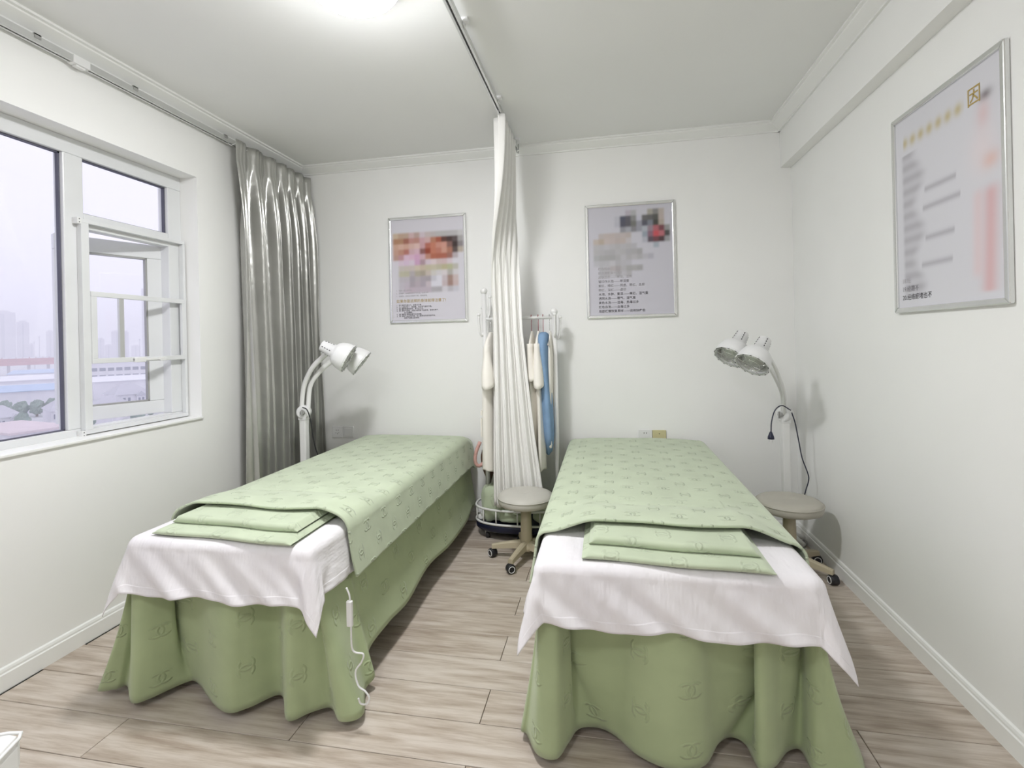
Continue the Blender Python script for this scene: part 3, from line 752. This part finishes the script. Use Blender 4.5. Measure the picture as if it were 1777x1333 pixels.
for (sx, sy) in ((-1, -1), (1, -1), (1, 1), (-1, 1)):
    x, y = RCX+sx*.21, RY+sy*.10
    ca = MB().lathe([(.020, -.011), (.022, -.006), (.022, .006), (.020, .011)], axis_matrix((x, y, .0225), (1, .3, 0)), n=16).build('castor', m_black, rk)
    MB().box((x-.014, y-.010, .030), (x+.014, y+.010, .053)).build('castor_fork', m_grey_plastic, ca)

# hangers and clothes
def hanger(x, label, mat):
    t = thing('clothes_hanger', (x, RY, 1.30), label, 'hanger', 'clothes hangers on the rack')
    MB().tube(spline([(x, RY-.016, 1.420), (x, RY-.008, 1.432), (x, RY+.008, 1.430), (x, RY+.015, 1.412), (x, RY+.004, 1.385), (x, RY, 1.350), (x, RY, 1.312)], 5), .0022, 6).build('hook', mat, t)
    MB().tube([(x, RY-.12, 1.235), (x, RY-.06, 1.268), (x, RY, 1.312), (x, RY+.06, 1.268), (x, RY+.12, 1.235)], .005, 6).build('shoulder_bar', mat, t)
def garment(x, secs, mat, label, name, cat, sleeve=None, seed=0, lean=0, extra=None):
    t = thing(name, (x, RY, secs[-1][0]), label, cat)
    n = 40; P, UV = [], []
    S = spline([(a, b, c) for a, b, c in secs], 5)
    for (z, hd_, ht) in S:
        for k in range(n):
            a = 2*pi*k/n; cs, sn = math.cos(a), math.sin(a)
            y = hd_*math.copysign(abs(cs)**.75, cs); f = 1+.22*math.sin(a*5+seed+z*2)*sstep(1.25-z, 0, .3)
            xx = ht*math.copysign(abs(sn)**.9, sn)*f + .012*math.sin(y*14+seed)*sstep(1.25-z, .05, .5) + lean*(1.3-z)
            P.append((x+xx, RY+y, z+(.012*math.sin(a*2+seed) if (z, hd_, ht) == tuple(S[-1]) else 0))); UV.append((k/n, z))
    MB().grid(P, n, len(S), UV, closed_u=True).build('body', mat, t, fix=False, solid=.002)
    if sleeve:
        (zs, zc, r) = sleeve
        for sg in (-1, 1):
            Q = []; m = 12
            for j in range(m):
                q = j/(m-1); z = lerp(zs, zc, q); yc = RY+sg*(lerp(.110, secs[4][1], q)); ry = lerp(.035, r, sstep(q, 0, .7)); rx = lerp(.018, r*.62, sstep(q, 0, .8))
                for k in range(20):
                    a = 2*pi*k/20; Q.append((x+.012*q+rx*math.sin(a), min(yc+sg*.0+ry*math.cos(a), YB-.012), z+.02*math.cos(a)*q*(-sg)))
            MB().grid(Q, 20, m, closed_u=True).build('sleeve', mat, t, fix=False, solid=.003)
    if extra: extra(t)
    return t
coat = [(1.325, .028, .010), (1.305, .055, .014), (1.265, .12, .022), (1.20, .160, .034), (1.05, .162, .042), (.85, .160, .040), (.62, .162, .040), (.50, .164, .042), (.44, .165, .044)]
def belt(t):
    x = t.location.x
    MB().box((x-.046, RY-.150, .795), (x-.036, RY-.02, .825)).build('belt_tab', m_cream, t, bevel=.002)
    MB().box((x-.050, RY-.140, .655), (x-.040, RY-.05, .775)).build('pocket', m_cream, t, bevel=.004)
def coat_scaled(w): return [(a, b*w, c) for a, b, c in coat]
hanger(-.752, 'wire hanger of the cream tunic left of the white curtain', m_chrome)
garment(-.748, coat, m_cream, 'cream short-sleeved tunic hanging left of the white curtain', 'tunic', 'clothes', (1.245, .985, .062), 1.0, 0, belt)
hanger(-.475, 'hanger of the cream tunic tucked closest behind the white curtain', m_red)
garment(-.472, [(a, b*.84, c*.5) for a, b, c in coat], m_cream, 'cream tunic half hidden right behind the white curtain', 'tunic', 'clothes', (1.245, 1.03, .038), 2.2)
hanger(-.430, 'red hanger of the cream tunic beside the blue cloth', m_red)
garment(-.428, [(a, b*.9, c*.6) for a, b, c in coat], m_cream, 'cream short-sleeved tunic hanging between the curtain and the blue cloth', 'tunic', 'clothes', (1.245, .985, .050), 3.0)
hanger(-.398, 'red hanger holding the blue cloth', m_red)
garment(-.396, [(1.318, .04, .014), (1.300, .09, .030), (1.24, .125, .034), (1.10, .135, .030), (.95, .14, .034), (.80, .142, .036), (.66, .125, .034), (.585, .08, .026), (.535, .03, .016)], m_blue, 'blue terry cloth bunched over a red hanger on the rack', 'towel', 'towel', None, 4.1, .035)
hanger(-.356, 'hanger of the pale tunic next to the right rack post', m_chrome)
garment(-.352, [(a if a > .7 else lerp(a, .66, .7), b*.55, c*.4) for a, b, c in coat], m_cream, 'pale tunic hanging behind the blue cloth beside the right rack post', 'tunic', 'clothes', None, 5.0)

def lump(name, label, cat, c, r, mat, seed, e=.7, group=None, tie=None):
    P, UV = [], []; n, m = 28, 16
    for j in range(m):
        a = pi*j/(m-1)
        for i in range(n):
            b = 2*pi*i/n
            sx, sy, sz = math.sin(a)*math.cos(b), math.sin(a)*math.sin(b), -math.cos(a)
            p = [math.copysign(abs(q)**e, q) for q in (sx, sy, sz)]
            f = 1+.14*N(p[0]*1.6+seed, p[1]*1.6, p[2]*1.6)+.04*math.sin(b*6+seed)
            P.append((c[0]+r[0]*p[0]*f, c[1]+r[1]*p[1]*f, max(c[2]-r[2], c[2]+r[2]*p[2]*f))); UV.append((b*.06, a*.08))
    o = MB().grid(P, n, m, UV, closed_u=True).build(name, mat, None, fix=True)
    return tag(o, label, cat, group)
lump('cushion', 'green cloth bundle standing at the left end of the rack tray', 'bundle', (-.735, 3.175, .215), (.085, .085, .115), m_green, 1, .62)
lump('cushion', 'folded green cloth lying in the rack tray behind the stool column', 'bundle', (-.60, 3.17, .150), (.10, .095, .050), m_green, 4, .6)
lump('cushion', 'green cloth bundle at the right end of the rack tray', 'bundle', (-.375, 3.17, .165), (.10, .10, .065), m_green, 7, .6)
bt = thing('bottle', (-.83, 3.165, .098), 'small white bottle lying in the left end of the rack tray', 'bottle')
MB().lathe([(.010, 0), (.020, .004), (.021, .045), (.017, .052)], axis_matrix((-.822, 3.135, .122), (-.2, 1, 0)), n=16).build('body', m_white_plastic, bt)
MB().lathe([(.011, .052), (.011, .068)], axis_matrix((-.822, 3.135, .122), (-.2, 1, 0)), n=12).build('cap', m_white_plastic, bt)
bgm = thing('drawstring_bag', (-.795, 3.26, .31), 'shiny brown satin bag hanging low behind the left rack post', 'bag')
P = []
for j in range(14):
    t = j/13; z = lerp(.56, .31, t); r = .012+.040*math.sin(pi*min(1, t*1.05)**.6)
    for k in range(20):
        a = 2*pi*k/20; P.append((-.795+r*math.cos(a)*(1+.2*math.sin(5*a+t*5)), 3.27+r*.8*math.sin(a), z))
MB().grid(P, 20, 14, closed_u=True).build('body', m_brown, bgm)
MB().tube(spline([(-.835, 3.20, .60), (-.862, 3.19, .53), (-.868, 3.19, .47), (-.845, 3.20, .44), (-.80, 3.23, .47)], 5), [.012]*21, 8).build('strap', m_pink, bgm)

# ------------------------------------------------------------------ stools
def stool(cx, cy, zt, rot, label, m_seat):
    t = thing('rolling_stool', (cx, cy, 0), label, 'stool', 'round rolling stools')
    Mx = Matrix.Translation((cx, cy, 0)); R = .162
    st = MB().lathe([(.02, zt-.066), (R-.020, zt-.066), (R-.006, zt-.060), (R, zt-.046), (R+.001, zt-.032), (R-.002, zt-.020), (R-.012, zt-.009), (R-.035, zt-.002), (.10, zt), (.045, zt-.001), (.015, zt-.005), (.001, zt-.008)], Mx, n=48).build('seat', m_seat, t)
    ring = [(cx+(R+.001)*math.cos(a), cy+(R+.001)*math.sin(a), zt-.022) for a in [2*pi*i/48 for i in range(49)]]
    MB().tube(ring, .003, 6, cap=False).build('piping', m_seat, st)
    MB().lathe([(.006, 0), (.009, .001), (.006, .003)], Mx @ Matrix.Translation((0, 0, zt-.009)), n=12).build('button', m_seat, st)
    MB().lathe([(.030, zt-.078), (.075, zt-.070), (.075, zt-.064)], Mx, n=24).build('seat_plate', m_black, t)
    MB().lathe([(.018, zt-.12), (.018, zt-.076)], Mx, n=16).build('gas_lift', m_black, t)
    MB().lathe([(.036, .055), (.034, .12), (.030, zt-.098), (.026, zt-.094)], Mx, n=24).build('column', m_beige, t)
    MB().lathe([(.020, .050), (.046, .056), (.050, .072), (.044, .092), (.034, .100)], Mx, n=24).build('hub', m_beige, t)
    for k in range(5):
        a = rot+2*pi*k/5; d = Vector((math.cos(a), math.sin(a), 0)); nrm = Vector((-d.y, d.x, 0))
        mb = MB(); P = []
        for q in range(7):
            f = q/6; rr = lerp(.030, .205, f); zc = lerp(.086, .064, f**1.3); w = lerp(.022, .016, f); hh = lerp(.022, .012, f)
            c = Vector((cx, cy, zc))+d*rr
            P += [c-nrm*w-Vector((0,0,hh)), c+nrm*w-Vector((0,0,hh)), c+nrm*w*.85+Vector((0,0,hh*.6)), c+nrm*w*.4+Vector((0,0,hh)), c-nrm*w*.4+Vector((0,0,hh)), c-nrm*w*.85+Vector((0,0,hh*.6))]
        mb.grid(P, 6, 7, closed_u=True, smooth=False); mb.face(range(6)); mb.face([36+i for i in range(6)])
        leg = mb.build('leg', m_beige, t)
        w = d*.203
        ax = (nrm*.75+d*.65).normalized()
        base = Vector((cx, cy, .0255))+w
        MB().lathe([(.010, -.021), (.023, -.019), (.0255, -.014), (.0255, .014), (.023, .019), (.010, .021)], axis_matrix(base, ax), n=20).build('castor', m_black, leg)
        for sg in (-1, 1): MB().tube([base+ax*(sg*.0205)+(Vector((0,0,1))*math.cos(b)+ax.cross(Vector((0,0,1)))*math.sin(b))*.017 for b in [2*pi*i/16 for i in range(17)]], .0022, 6, cap=False).build('castor_ring', m_white_plastic, leg)
stool(-.478, 2.848, .385, math.radians(181), 'round grey padded rolling stool in front of the white curtain', m_leather)
stool(.945, 2.885, .391, math.radians(-40), 'round taupe padded rolling stool in the corner by the right wall', m_leather2)

# ------------------------------------------------------------------ infrared lamps
def head(parent, face, axis, s=1.0):
    """bell-shaped lamp head; axis points out of the mouth"""
    Mh = axis_matrix(face, axis)
    h = MB().lathe([(.022*s, -.175*s), (.030*s, -.174*s), (.033*s, -.168*s), (.042*s, -.095*s), (.060*s, -.084*s), (.072*s, -.070*s), (.082*s, -.040*s), (.088*s, -.006*s), (.088*s, 0), (.082*s, 0), (.080*s, -.008*s), (.070*s, -.06*s)], Mh, n=40, cap1=False).build('lamp_head', m_white_plastic, parent)
    MB().lathe([(.078*s, -.010*s), (.070*s, -.030*s), (.035*s, -.055*s), (.002*s, -.06*s)], Mh, n=32, cap0=False).build('reflector', m_reflector, h)
    MB().lathe([(.030*s, -.055*s), (.052*s, -.040*s), (.060*s, -.022*s), (.056*s, -.012*s), (.030*s, -.006*s), (.002*s, -.004*s)], Mh, n=32, cap0=False).build('bulb', m_reflector, h)
    def ringp(r, z): return [Mh @ Vector((r*math.cos(2*pi*i/32), r*math.sin(2*pi*i/32), z)) for i in range(33)]
    MB().tube(ringp(.0865*s, .003), .004*s, 6, cap=False).build('rim', m_white_plastic, h)
    g = MB().tube(ringp(.045*s, .009), .0017, 6, cap=False).tube(ringp(.078*s, .006), .0017, 6, cap=False)
    for k in range(8):
        a = 2*pi*k/8; g.tube([Mh @ Vector((r*math.cos(a), r*math.sin(a), z)) for r, z in ((.082*s, .004), (.060*s, .009), (.012*s, .010))], .0015, 6)
    g.build('wire_guard', m_chrome, h)
    for k in range(14):
        a = 2*pi*k/14; MB().box((-.005*s, -.0016, .000), (.005*s, .0016, .0075), Mh @ Matrix.Rotation(a, 4, 'Z') @ Matrix.Translation((0, .0868*s, 0)) ).build('rim_slot', m_dark, h)
    for a in (.6, 1.9, 3.2, 4.4, 5.5):
        for q in range(4):
            z0 = (-.162+.016*q)*s; rr = lerp(.0335, .0405, (q+.5)/4)*s
            MB().box((rr-.0004, -.0022, z0), (rr+.0012, .0022, z0+.009*s), Mh @ Matrix.Rotation(a, 4, 'Z')).build('vent_slot', m_dark, h)
    return h
def ir_lamp(px, py, zj, heads, label, arm_pts, cordfn, knob_dir):
    t = thing('heat_lamp', (px, py, 0), label, 'heat lamp', 'twin-head heat lamps')
    for k in range(5):
        a = 2*pi*k/5+.3; d = Vector((math.cos(a), math.sin(a), 0)); e = Vector((px, py, 0))+d*.105
        lg = MB().tube([Vector((px, py, .075)), Vector((px, py, .072))+d*.05, e+Vector((0, 0, .052))], [.020, .018, .012], 8).build('base_leg', m_white_metal, t)
        MB().ball(e+Vector((0, 0, .020)), .020, 6).build('castor', m_grey_plastic, lg)
    MB().box((px-.022, py-.022, .06), (px+.022, py+.022, zj-.03)).build('pole', m_white_metal, t, bevel=.006)
    jn = MB().lathe([(.036, -.030), (.043, -.024), (.043, .024), (.036, .030)], axis_matrix((px, py, zj), knob_dir), n=24).box((px-.026, py-.026, zj-.05), (px+.026, py+.026, zj-.0)).build('tilt_joint', m_white_plastic, t, bevel=.003)
    kd = Vector(knob_dir).normalized(); kp = Vector((px, py, zj))
    MB().lathe([(.013, .030), (.015, .036), (.015, .046), (.010, .050)], axis_matrix(kp, kd), n=12).box((-.004, -.020, .046), (.004, .020, .058), axis_matrix(kp, kd)).build('clamp_knob', m_grey_plastic, jn)
    for pts in arm_pts: MB().tube(spline(pts, 8), .0165, 10, flat=.62).build('arm', m_white_metal, t)
    for f, a in heads: head(t, f, a)
    cordfn(t)
# left lamp
JX, JY, JZ = -1.925, 2.90, .838
def cordL(t):
    MB().tube(spline([(JX+.02, JY-.045, JZ+.035), (JX+.055, JY-.05, JZ+.02), (JX+.072, JY-.04, JZ-.05), (JX+.082, JY-.02, JZ-.20), (JX+.10, JY, JZ-.30)], 6), .0035, 8).build('power_cord', m_black, t)
    MB().lathe([(.006, 0), (.016, .006), (.016, .022), (.008, .032)], axis_matrix((JX+.10, JY, JZ-.325), (0, 0, 1)), n=12).build('plug', m_black, t)
fL1, fL2 = hit(604, 622, 1, 2.76), hit(627, 630, 1, 2.92)
AL1, AL2 = Vector((.80, .24, -.46)), Vector((.72, .25, -.60))
ir_lamp(JX, JY, JZ, [(fL1, AL1), (fL2, AL2)], 'white twin-head heat lamp standing between the silver curtain and the left bed',
   [[(JX-.012, JY-.01, JZ), hit(527, 672, 1, 2.89), hit(541, 640, 1, 2.87), hit(560, 620, 1, 2.84), fL1-AL1.normalized()*.11],
    [(JX+.02, JY+.012, JZ), hit(538, 672, 1, 2.92), hit(552, 648, 1, 2.92), hit(574, 628, 1, 2.92), fL2-AL2.normalized()*.11]], cordL, (.35, -1, 0))
# right lamp
QX, QY, QZ = 1.037, 3.20, .793
def cordR(t):
    MB().tube(spline([tuple(hit(a, b, 1, c)) for a, b, c in ((1372, 712, 3.05), (1357, 704, 3.03), (1345, 712, 3.03), (1339, 732, 3.03), (1338, 750, 3.03))], 6), .0032, 8).build('power_cord', m_cord_blue, t)
    q = hit(1338, 762, 1, 3.03)
    pg = MB().lathe([(.018, 0), (.017, .012), (.009, .034), (.005, .042)], axis_matrix(q, (0, 0, 1)), n=12).build('plug', m_cord_blue, t)
    for dx in (-.007, .007): MB().box((q.x+dx-.002, q.y-.003, q.z-.018), (q.x+dx+.002, q.y+.003, q.z)).build('pin', m_chrome, pg)
    MB().tube(spline([tuple(hit(a, b, 1, c)) for a, b, c in ((1374, 716, 3.06), (1380, 735, 3.06), (1386, 765, 3.07), (1392, 795, 3.08), (1402, 822, 3.08), (1403, 835, 3.08), (1397, 856, 3.08), (1390, 890, 3.08))], 6), .0032, 8).build('power_cord', m_cord_blue, t)
fR1, fR2 = hit(1267, 619, 1, 2.93), hit(1305, 632, 1, 2.80)
aR = Vector((-.50, -.42, -.72))
ir_lamp(QX, QY, QZ, [(fR1, aR), (fR2, aR)], 'white twin-head heat lamp standing in the corner by the right wall',
   [[(QX-.01, QY-.012, QZ), hit(1361, 685, 1, 3.07), hit(1352, 655, 1, 3.02), hit(1340, 628, 1, 2.95), fR2-aR.normalized()*.11],
    [(QX-.01, QY+.015, QZ), hit(1357, 685, 1, 3.11), hit(1345, 655, 1, 3.08), hit(1325, 625, 1, 3.05), fR1-aR.normalized()*.11]], cordR, (-1, -.75, 0))

# ------------------------------------------------------------------ heating-pad cord at the left bed
wcd = thing('controller_cord', (-.88, 1.6, .0), 'thin white cord with a flat controller hanging at the left bed corner', 'cord')
def q3(px, py, y): return tuple(hit(px, py, 1, y))
MB().tube(spline([q3(601, 1020, 1.50), q3(606, 1032, 1.50), q3(608, 1045, 1.50)], 5), .003, 8).tube(spline([q3(609, 1085, 1.50), q3(612, 1128, 1.505), q3(630, 1135, 1.51), q3(628, 1148, 1.51), q3(617, 1166, 1.51), q3(622, 1190, 1.50), q3(634, 1200, 1.50), q3(641, 1212, 1.50), q3(636, 1222, 1.50), q3(626, 1221, 1.50), q3(622, 1212, 1.495)], 6), .003, 8).build('cord', m_white_plastic, wcd)
ctl = hit(607, 1065, 1, 1.50)
MB().box((ctl.x-.010, ctl.y-.006, ctl.z-.042), (ctl.x+.010, ctl.y+.006, ctl.z+.042)).build('controller', m_white_plastic, wcd, bevel=.003)

# ------------------------------------------------------------------ white leather seat at the frame's corner
ws = thing('leather_stool', (-1.42, .72, 0), 'white leather seat just showing at the lower left corner', 'seat')
SMx = Matrix.Translation((-1.420, .728, 0)) @ Matrix.Rotation(math.radians(24), 4, 'Z')
seat = MB().box((-.20, -.18, .30), (.155, .135, .405), SMx).build('seat', m_white_leather, ws, bevel=.028)
pr = [SMx @ Vector(p) for p in ((-.19, -.181, .395), (.14, -.181, .395), (.152, -.172, .395), (.156, -.15, .395), (.156, .11, .395), (.148, .130, .395), (.12, .136, .395), (-.19, .136, .395))]
MB().tube(pr, .004, 6).build('piping', m_white_leather, seat)
MB().lathe([(.20, .20), (.215, .21), (.215, .285), (.20, .30)], Matrix.Translation((-1.405, .715, 0)), n=40).build('seat_base', m_white_leather, ws)
MB().lathe([(.17, 0), (.17, .012), (.03, .03), (.03, .20)], Matrix.Translation((-1.405, .715, 0)), n=32).build('pedestal', m_chrome, ws)

# ------------------------------------------------------------------ the city beyond the window
GZ = -15.0
def ext(name, cx, by, w_px, top_py, depth_m, label, cat, mat, build, group=None, yaw=0.0, d_override=None):
    """stand a building on the ground: cx = centre column, by = row of its base, widths in columns"""
    p = hit(cx, by, 2, GZ); dist = math.hypot(p.x, p.y); dep = Vector((p.x, p.y, 0)).dot(_fw)
    d = Vector((p.x, p.y, 0)).normalized(); cosv = d.dot(_fw)
    w = w_px*dep*cosv/F_PX; top = hit(cx, top_py, 1, p.y).z if abs(p.y) > 1 else 0
    t = thing(name, (p.x, p.y, GZ), label, cat, group)
    Mx = Matrix.Translation((p.x, p.y, GZ)) @ Matrix.Rotation(math.atan2(-d.x, d.y)+yaw, 4, 'Z')   # local +y away from the viewer
    build(t, Mx, w, depth_m, top-GZ, mat); return t
def em(name, col, rough=.7, var=.05): return plain(name, col, rough, spec=.2, var=var, scale=.3)
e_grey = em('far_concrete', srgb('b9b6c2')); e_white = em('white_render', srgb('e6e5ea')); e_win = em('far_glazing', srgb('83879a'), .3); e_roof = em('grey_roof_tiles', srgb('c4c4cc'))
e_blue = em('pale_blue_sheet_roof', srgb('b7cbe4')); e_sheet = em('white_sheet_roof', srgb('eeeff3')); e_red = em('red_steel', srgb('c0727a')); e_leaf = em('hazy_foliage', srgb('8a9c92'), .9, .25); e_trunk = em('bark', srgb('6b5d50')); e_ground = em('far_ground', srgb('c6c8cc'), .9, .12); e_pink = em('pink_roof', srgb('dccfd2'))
gr = MB().box((-2500, -900, GZ-.5), (-9, 2600, GZ)).build('ground', e_ground); tag(gr, kind='structure')
def b_tower(t, Mx, w, d, h, mat):
    MB().box((-w/2, 0, 0), (w/2, d, h), Mx).build('tower_block', mat, t)
    MB().box((-w*.28, d*.2, h), (w*.28, d*.8, h+max(1.5, h*.04)), Mx).build('roof_house', mat, t)
    nf = max(5, int(h/7))
    for k in range(3):
        x = lerp(-w*.34, w*.34, k/2); mb = MB(); mb.box((x-w*.07, -.15, h*.06), (x+w*.07, .1, h*.97), Mx); mb.build('window_strip', e_win if k % 2 else e_grey, t)
def b_slab(t, Mx, w, d, h, mat):
    b_tower(t, Mx, w, d, h, mat)
for (cx, by, w, top, dp, lab) in ((6, 630, 46, 542, 30, 'wide hazy tower block leftmost on the skyline'), (41, 630, 22, 559, 25, 'hazy tower block second from the left on the skyline'), (55.5, 630, 7, 597, 20, 'low hazy block beside the leftmost towers'), (88, 627, 14, 575, 20, 'slim hazy tower just left of the window post'),
        (175, 625, 14, 588, 18, 'hazy tower seen in the left pane of the screen panel'), (189, 625, 13, 599, 18, 'low hazy block between two towers in the screen panel'), (204, 625, 20, 575, 20, 'hazy tower left of the screen panel bar'), (219, 625, 11, 576, 20, 'hazy tower just right of the screen panel bar'), (236, 622, 16, 600, 20, 'faint low block on the skyline right of the screen panel bar'), (262, 625, 28, 501, 25, 'tallest grey tower seen beside the open sash')):
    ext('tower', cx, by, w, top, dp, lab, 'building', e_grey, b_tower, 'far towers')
def b_mast(t, Mx, w, d, h, mat):
    MB().lathe([(w*.7, 0), (w*.4, h*.85), (w*.35, h)], Mx, n=10).build('shaft', mat, t)
    MB().lathe([(w*.5, h*.93), (w*1.1, h*.95), (w*1.1, h*.97), (w*.5, h)], Mx, n=10).build('platform', mat, t)
ext('mast', 69, 632, 1.6, 583, 1, 'thin far mast left of the slim hazy tower', 'mast', e_grey, b_mast)
ext('mast', 60.5, 645, 1.8, 592, 1, 'white lamp mast rising from the red viaduct', 'mast', e_white, b_mast)
ext('mast', 243, 632, 1.2, 588, 1, 'thin far mast beside the tallest grey tower', 'mast', e_grey, b_mast)
def b_bridge(t, Mx, w, d, h, mat):
    MB().box((-w/2, 0, h*.55), (w/2, d, h*.70), Mx).build('deck', mat, t)
    MB().box((-w/2, -.3, h*.93), (w/2, .3, h), Mx).build('top_rail', e_white, t)
    MB().box((-w/2, -.3, h*.78), (w/2, .0, h*.86), Mx).build('girder', mat, t)
    MB().box((-w/2, d-.3, h*.70), (w/2, d, h*.96), Mx).build('back_girder', mat, t)
    n = 22
    for k in range(n+1):
        x = lerp(-w/2, w/2, k/n); MB().box((x-.35, -.3, h*.6), (x+.35, .1, h), Mx).build('post', mat, t)
        if k % 3 == 0: MB().box((x-.7, d*.3, 0), (x+.7, d*.7, h*.56), Mx).build('pier', e_grey, t)
ext('viaduct', 40, 651, 260, 620, 12, 'red steel viaduct crossing behind the blue sheds', 'bridge', e_red, b_bridge, yaw=.06)
def b_shed(t, Mx, w, d, h, mat):
    MB().box((-w/2, 0, 0), (w/2, d, h*.86), Mx).build('wall', e_white, t)
    mb = MB(); q = [(-w/2-.4, -.6, h*.84), (w/2+.4, -.6, h*.84), (w/2+.4, d/2, h), (-w/2-.4, d/2, h), (-w/2-.4, d+.6, h*.84), (w/2+.4, d+.6, h*.84)]
    mb.v = [Mx @ Vector(p) for p in q]; mb.face((0, 1, 2, 3)); mb.face((3, 2, 5, 4)); mb.build('roof', mat, t, solid=.15)
    MB().box((-w/2-.4, d/2-.25, h-.05), (w/2+.4, d/2+.25, h+.25), Mx).build('ridge_cap', e_sheet, t)
ext('shed', 70, 672, 110, 643, 34, 'blue-roofed shed farthest back below the red viaduct', 'shed', e_blue, b_shed, yaw=-.10)
ext('shed', 30, 692, 150, 655, 24, 'white-roofed long shed in the middle of the shed rows', 'shed', e_sheet, b_shed, yaw=.03)
ext('shed', 45, 715, 140, 672, 26, 'pale blue-roofed shed nearest to the trees', 'shed', e_blue, b_shed, yaw=-.06)
ext('shed', 215, 690, 100, 655, 24, 'white-roofed low shed in front of the long office block', 'shed', e_sheet, b_shed, yaw=.08)
def b_office(t, Mx, w, d, h, mat):
    MB().box((-w/2, 0, 0), (w/2, d, h), Mx).build('wall', mat, t)
    MB().box((-w/2-.2, -.2, h), (w/2+.2, d+.2, h+.5), Mx).build('parapet', mat, t)
    for f in range(3):
        z = h*(.12+.29*f)
        for k in range(12):
            x = lerp(-w*.46, w*.46, k/11); MB().box((x-w*.031, -.12, z), (x+w*.031, .2, z+h*.13), Mx).build('window', e_win, t)
ext('office_block', 215, 672, 170, 630, 12, 'long white three-storey block with rows of windows', 'building', e_white, b_office, yaw=-.05)
def b_villa(t, Mx, w, d, h, mat):
    MB().box((-w/2, 0, 0), (w/2, d, h*.62), Mx).build('wall', e_white, t)
    mb = MB(); e = w*.06; z0 = h*.60
    q = [(-w/2-e, -e, z0), (w/2+e, -e, z0), (w/2+e, d+e, z0), (-w/2-e, d+e, z0), (-w*.2, d/2, h), (w*.2, d/2, h)]
    mb.v = [Mx @ Vector(p) for p in q]
    for f in ((0, 1, 5, 4), (1, 2, 5), (2, 3, 4, 5), (3, 0, 4), (0, 3, 2, 1)): mb.face(f)
    mb.build('roof', mat, t)
    mb = MB().box((w*.08, -w*.10, 0), (w*.34, .1, h*.55), Mx); mb.build('wing', e_white, t)
    mb = MB(); q = [(w*.04, -w*.13, h*.53), (w*.38, -w*.13, h*.53), (w*.38, w*.1, h*.53), (w*.04, w*.1, h*.53), (w*.21, -w*.13, h*.72), (w*.21, w*.2, h*.72)]
    mb.v = [Mx @ Vector(p) for p in q]
    for f in ((0, 1, 4), (1, 2, 5, 4), (3, 0, 4, 5), (0, 3, 2, 1)): mb.face(f)
    mb.build('wing_roof', mat, t)
    for x in (-.40, -.26, -.12): MB().box((w*x-w*.035, -.08, h*.30), (w*x+w*.035, .1, h*.48), Mx).build('window', e_win, t)
    for x in (.15, .26): MB().box((w*x-w*.03, -w*.10-.08, h*.30), (w*x+w*.03, -w*.10+.1, h*.46), Mx).build('window', e_win, t)
for (cx, by, w, top, lab, yw) in ((232, 710, 62, 667, 'white villa with hipped roof nearest to the open sash', .25), (180, 735, 50, 690, 'white villa with hipped roof behind the screen panel post', -.2), (14, 752, 62, 706, 'white villa at the left edge of the window view', .3), (285, 716, 50, 676, 'white villa behind the open sash frame', .1), (120, 738, 60, 694, 'white villa hidden behind the window post', .15), (196, 785, 64, 738, 'nearest villa with grey roof below the screen panel', -.1)):
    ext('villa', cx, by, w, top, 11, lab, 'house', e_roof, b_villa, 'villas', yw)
def b_flat(t, Mx, w, d, h, mat):
    MB().box((-w/2, 0, 0), (w/2, d, h), Mx).build('wall', e_white, t)
    MB().box((-w/2-.5, -.5, h), (w/2+.5, d+.5, h+.35), Mx).build('roof', mat, t)
ext('annexe', 75, 790, 110, 748, 16, 'low building with a pale pink flat roof below the window', 'building', e_pink, b_flat, yaw=.4)
def b_tree(t, Mx, w, d, h, mat):
    MB().tube([Mx @ Vector((0, 0, 0)), Mx @ Vector((.2, 0, h*.5))], [.25, .15], 8).build('trunk', e_trunk, t)
    sd = random.random()*50; P = []; n, m = 26, 16
    for j in range(m):
        a = pi*j/(m-1)
        for i in range(n):
            b = 2*pi*i/n; p = Vector((math.sin(a)*math.cos(b), math.sin(a)*math.sin(b), -math.cos(a)))
            f = 1+.30*noise.noise(p*2.2+Vector((sd, 0, 0)))+.22*noise.noise(p*5+Vector((0, sd, 0)))
            P.append(Mx @ Vector((p.x*w/2*f, p.y*w/2*f, h*.58+p.z*h*.42*f)))
    MB().grid(P, n, m, closed_u=True, smooth=False).build('crown', mat, t)
for (cx, by, w, top, lab) in ((10, 722, 26, 696, 'bushy tree at the left edge of the row before the pale blue shed'), (38, 724, 28, 697, 'bushy tree second from the left before the pale blue shed'), (64, 723, 27, 695, 'bushy tree third from the left before the pale blue shed'), (90, 721, 26, 692, 'bushy tree at the right end of the row beside the window post'),
        (40, 752, 28, 716, 'nearer bushy tree beside the villa at the left edge'), (262, 724, 26, 694, 'bushy tree right of the white villa by the open sash'), (240, 742, 24, 704, 'bushy tree standing before the villa by the open sash'), (158, 745, 24, 706, 'bushy tree left of the villa behind the screen panel post')):
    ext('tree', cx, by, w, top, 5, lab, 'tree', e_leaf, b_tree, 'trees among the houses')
hz = NT('thin_haze'); hz.t.nodes.remove(hz.b); vsn = hz.n('ShaderNodeVolumeScatter'); vsn.inputs['Color'].default_value = (.99, .99, 1, 1); vsn.inputs['Density'].default_value = .0018; vsn.inputs['Anisotropy'].default_value = .3
hz.link(vsn.outputs[0], hz.out.inputs['Volume'])
hzo = MB().box((-1600, -300, GZ-.2), (-12, 1500, 70)).build('haze', hz.m); tag(hzo, 'pale haze lying over the city beyond the window', 'haze', kind='stuff')
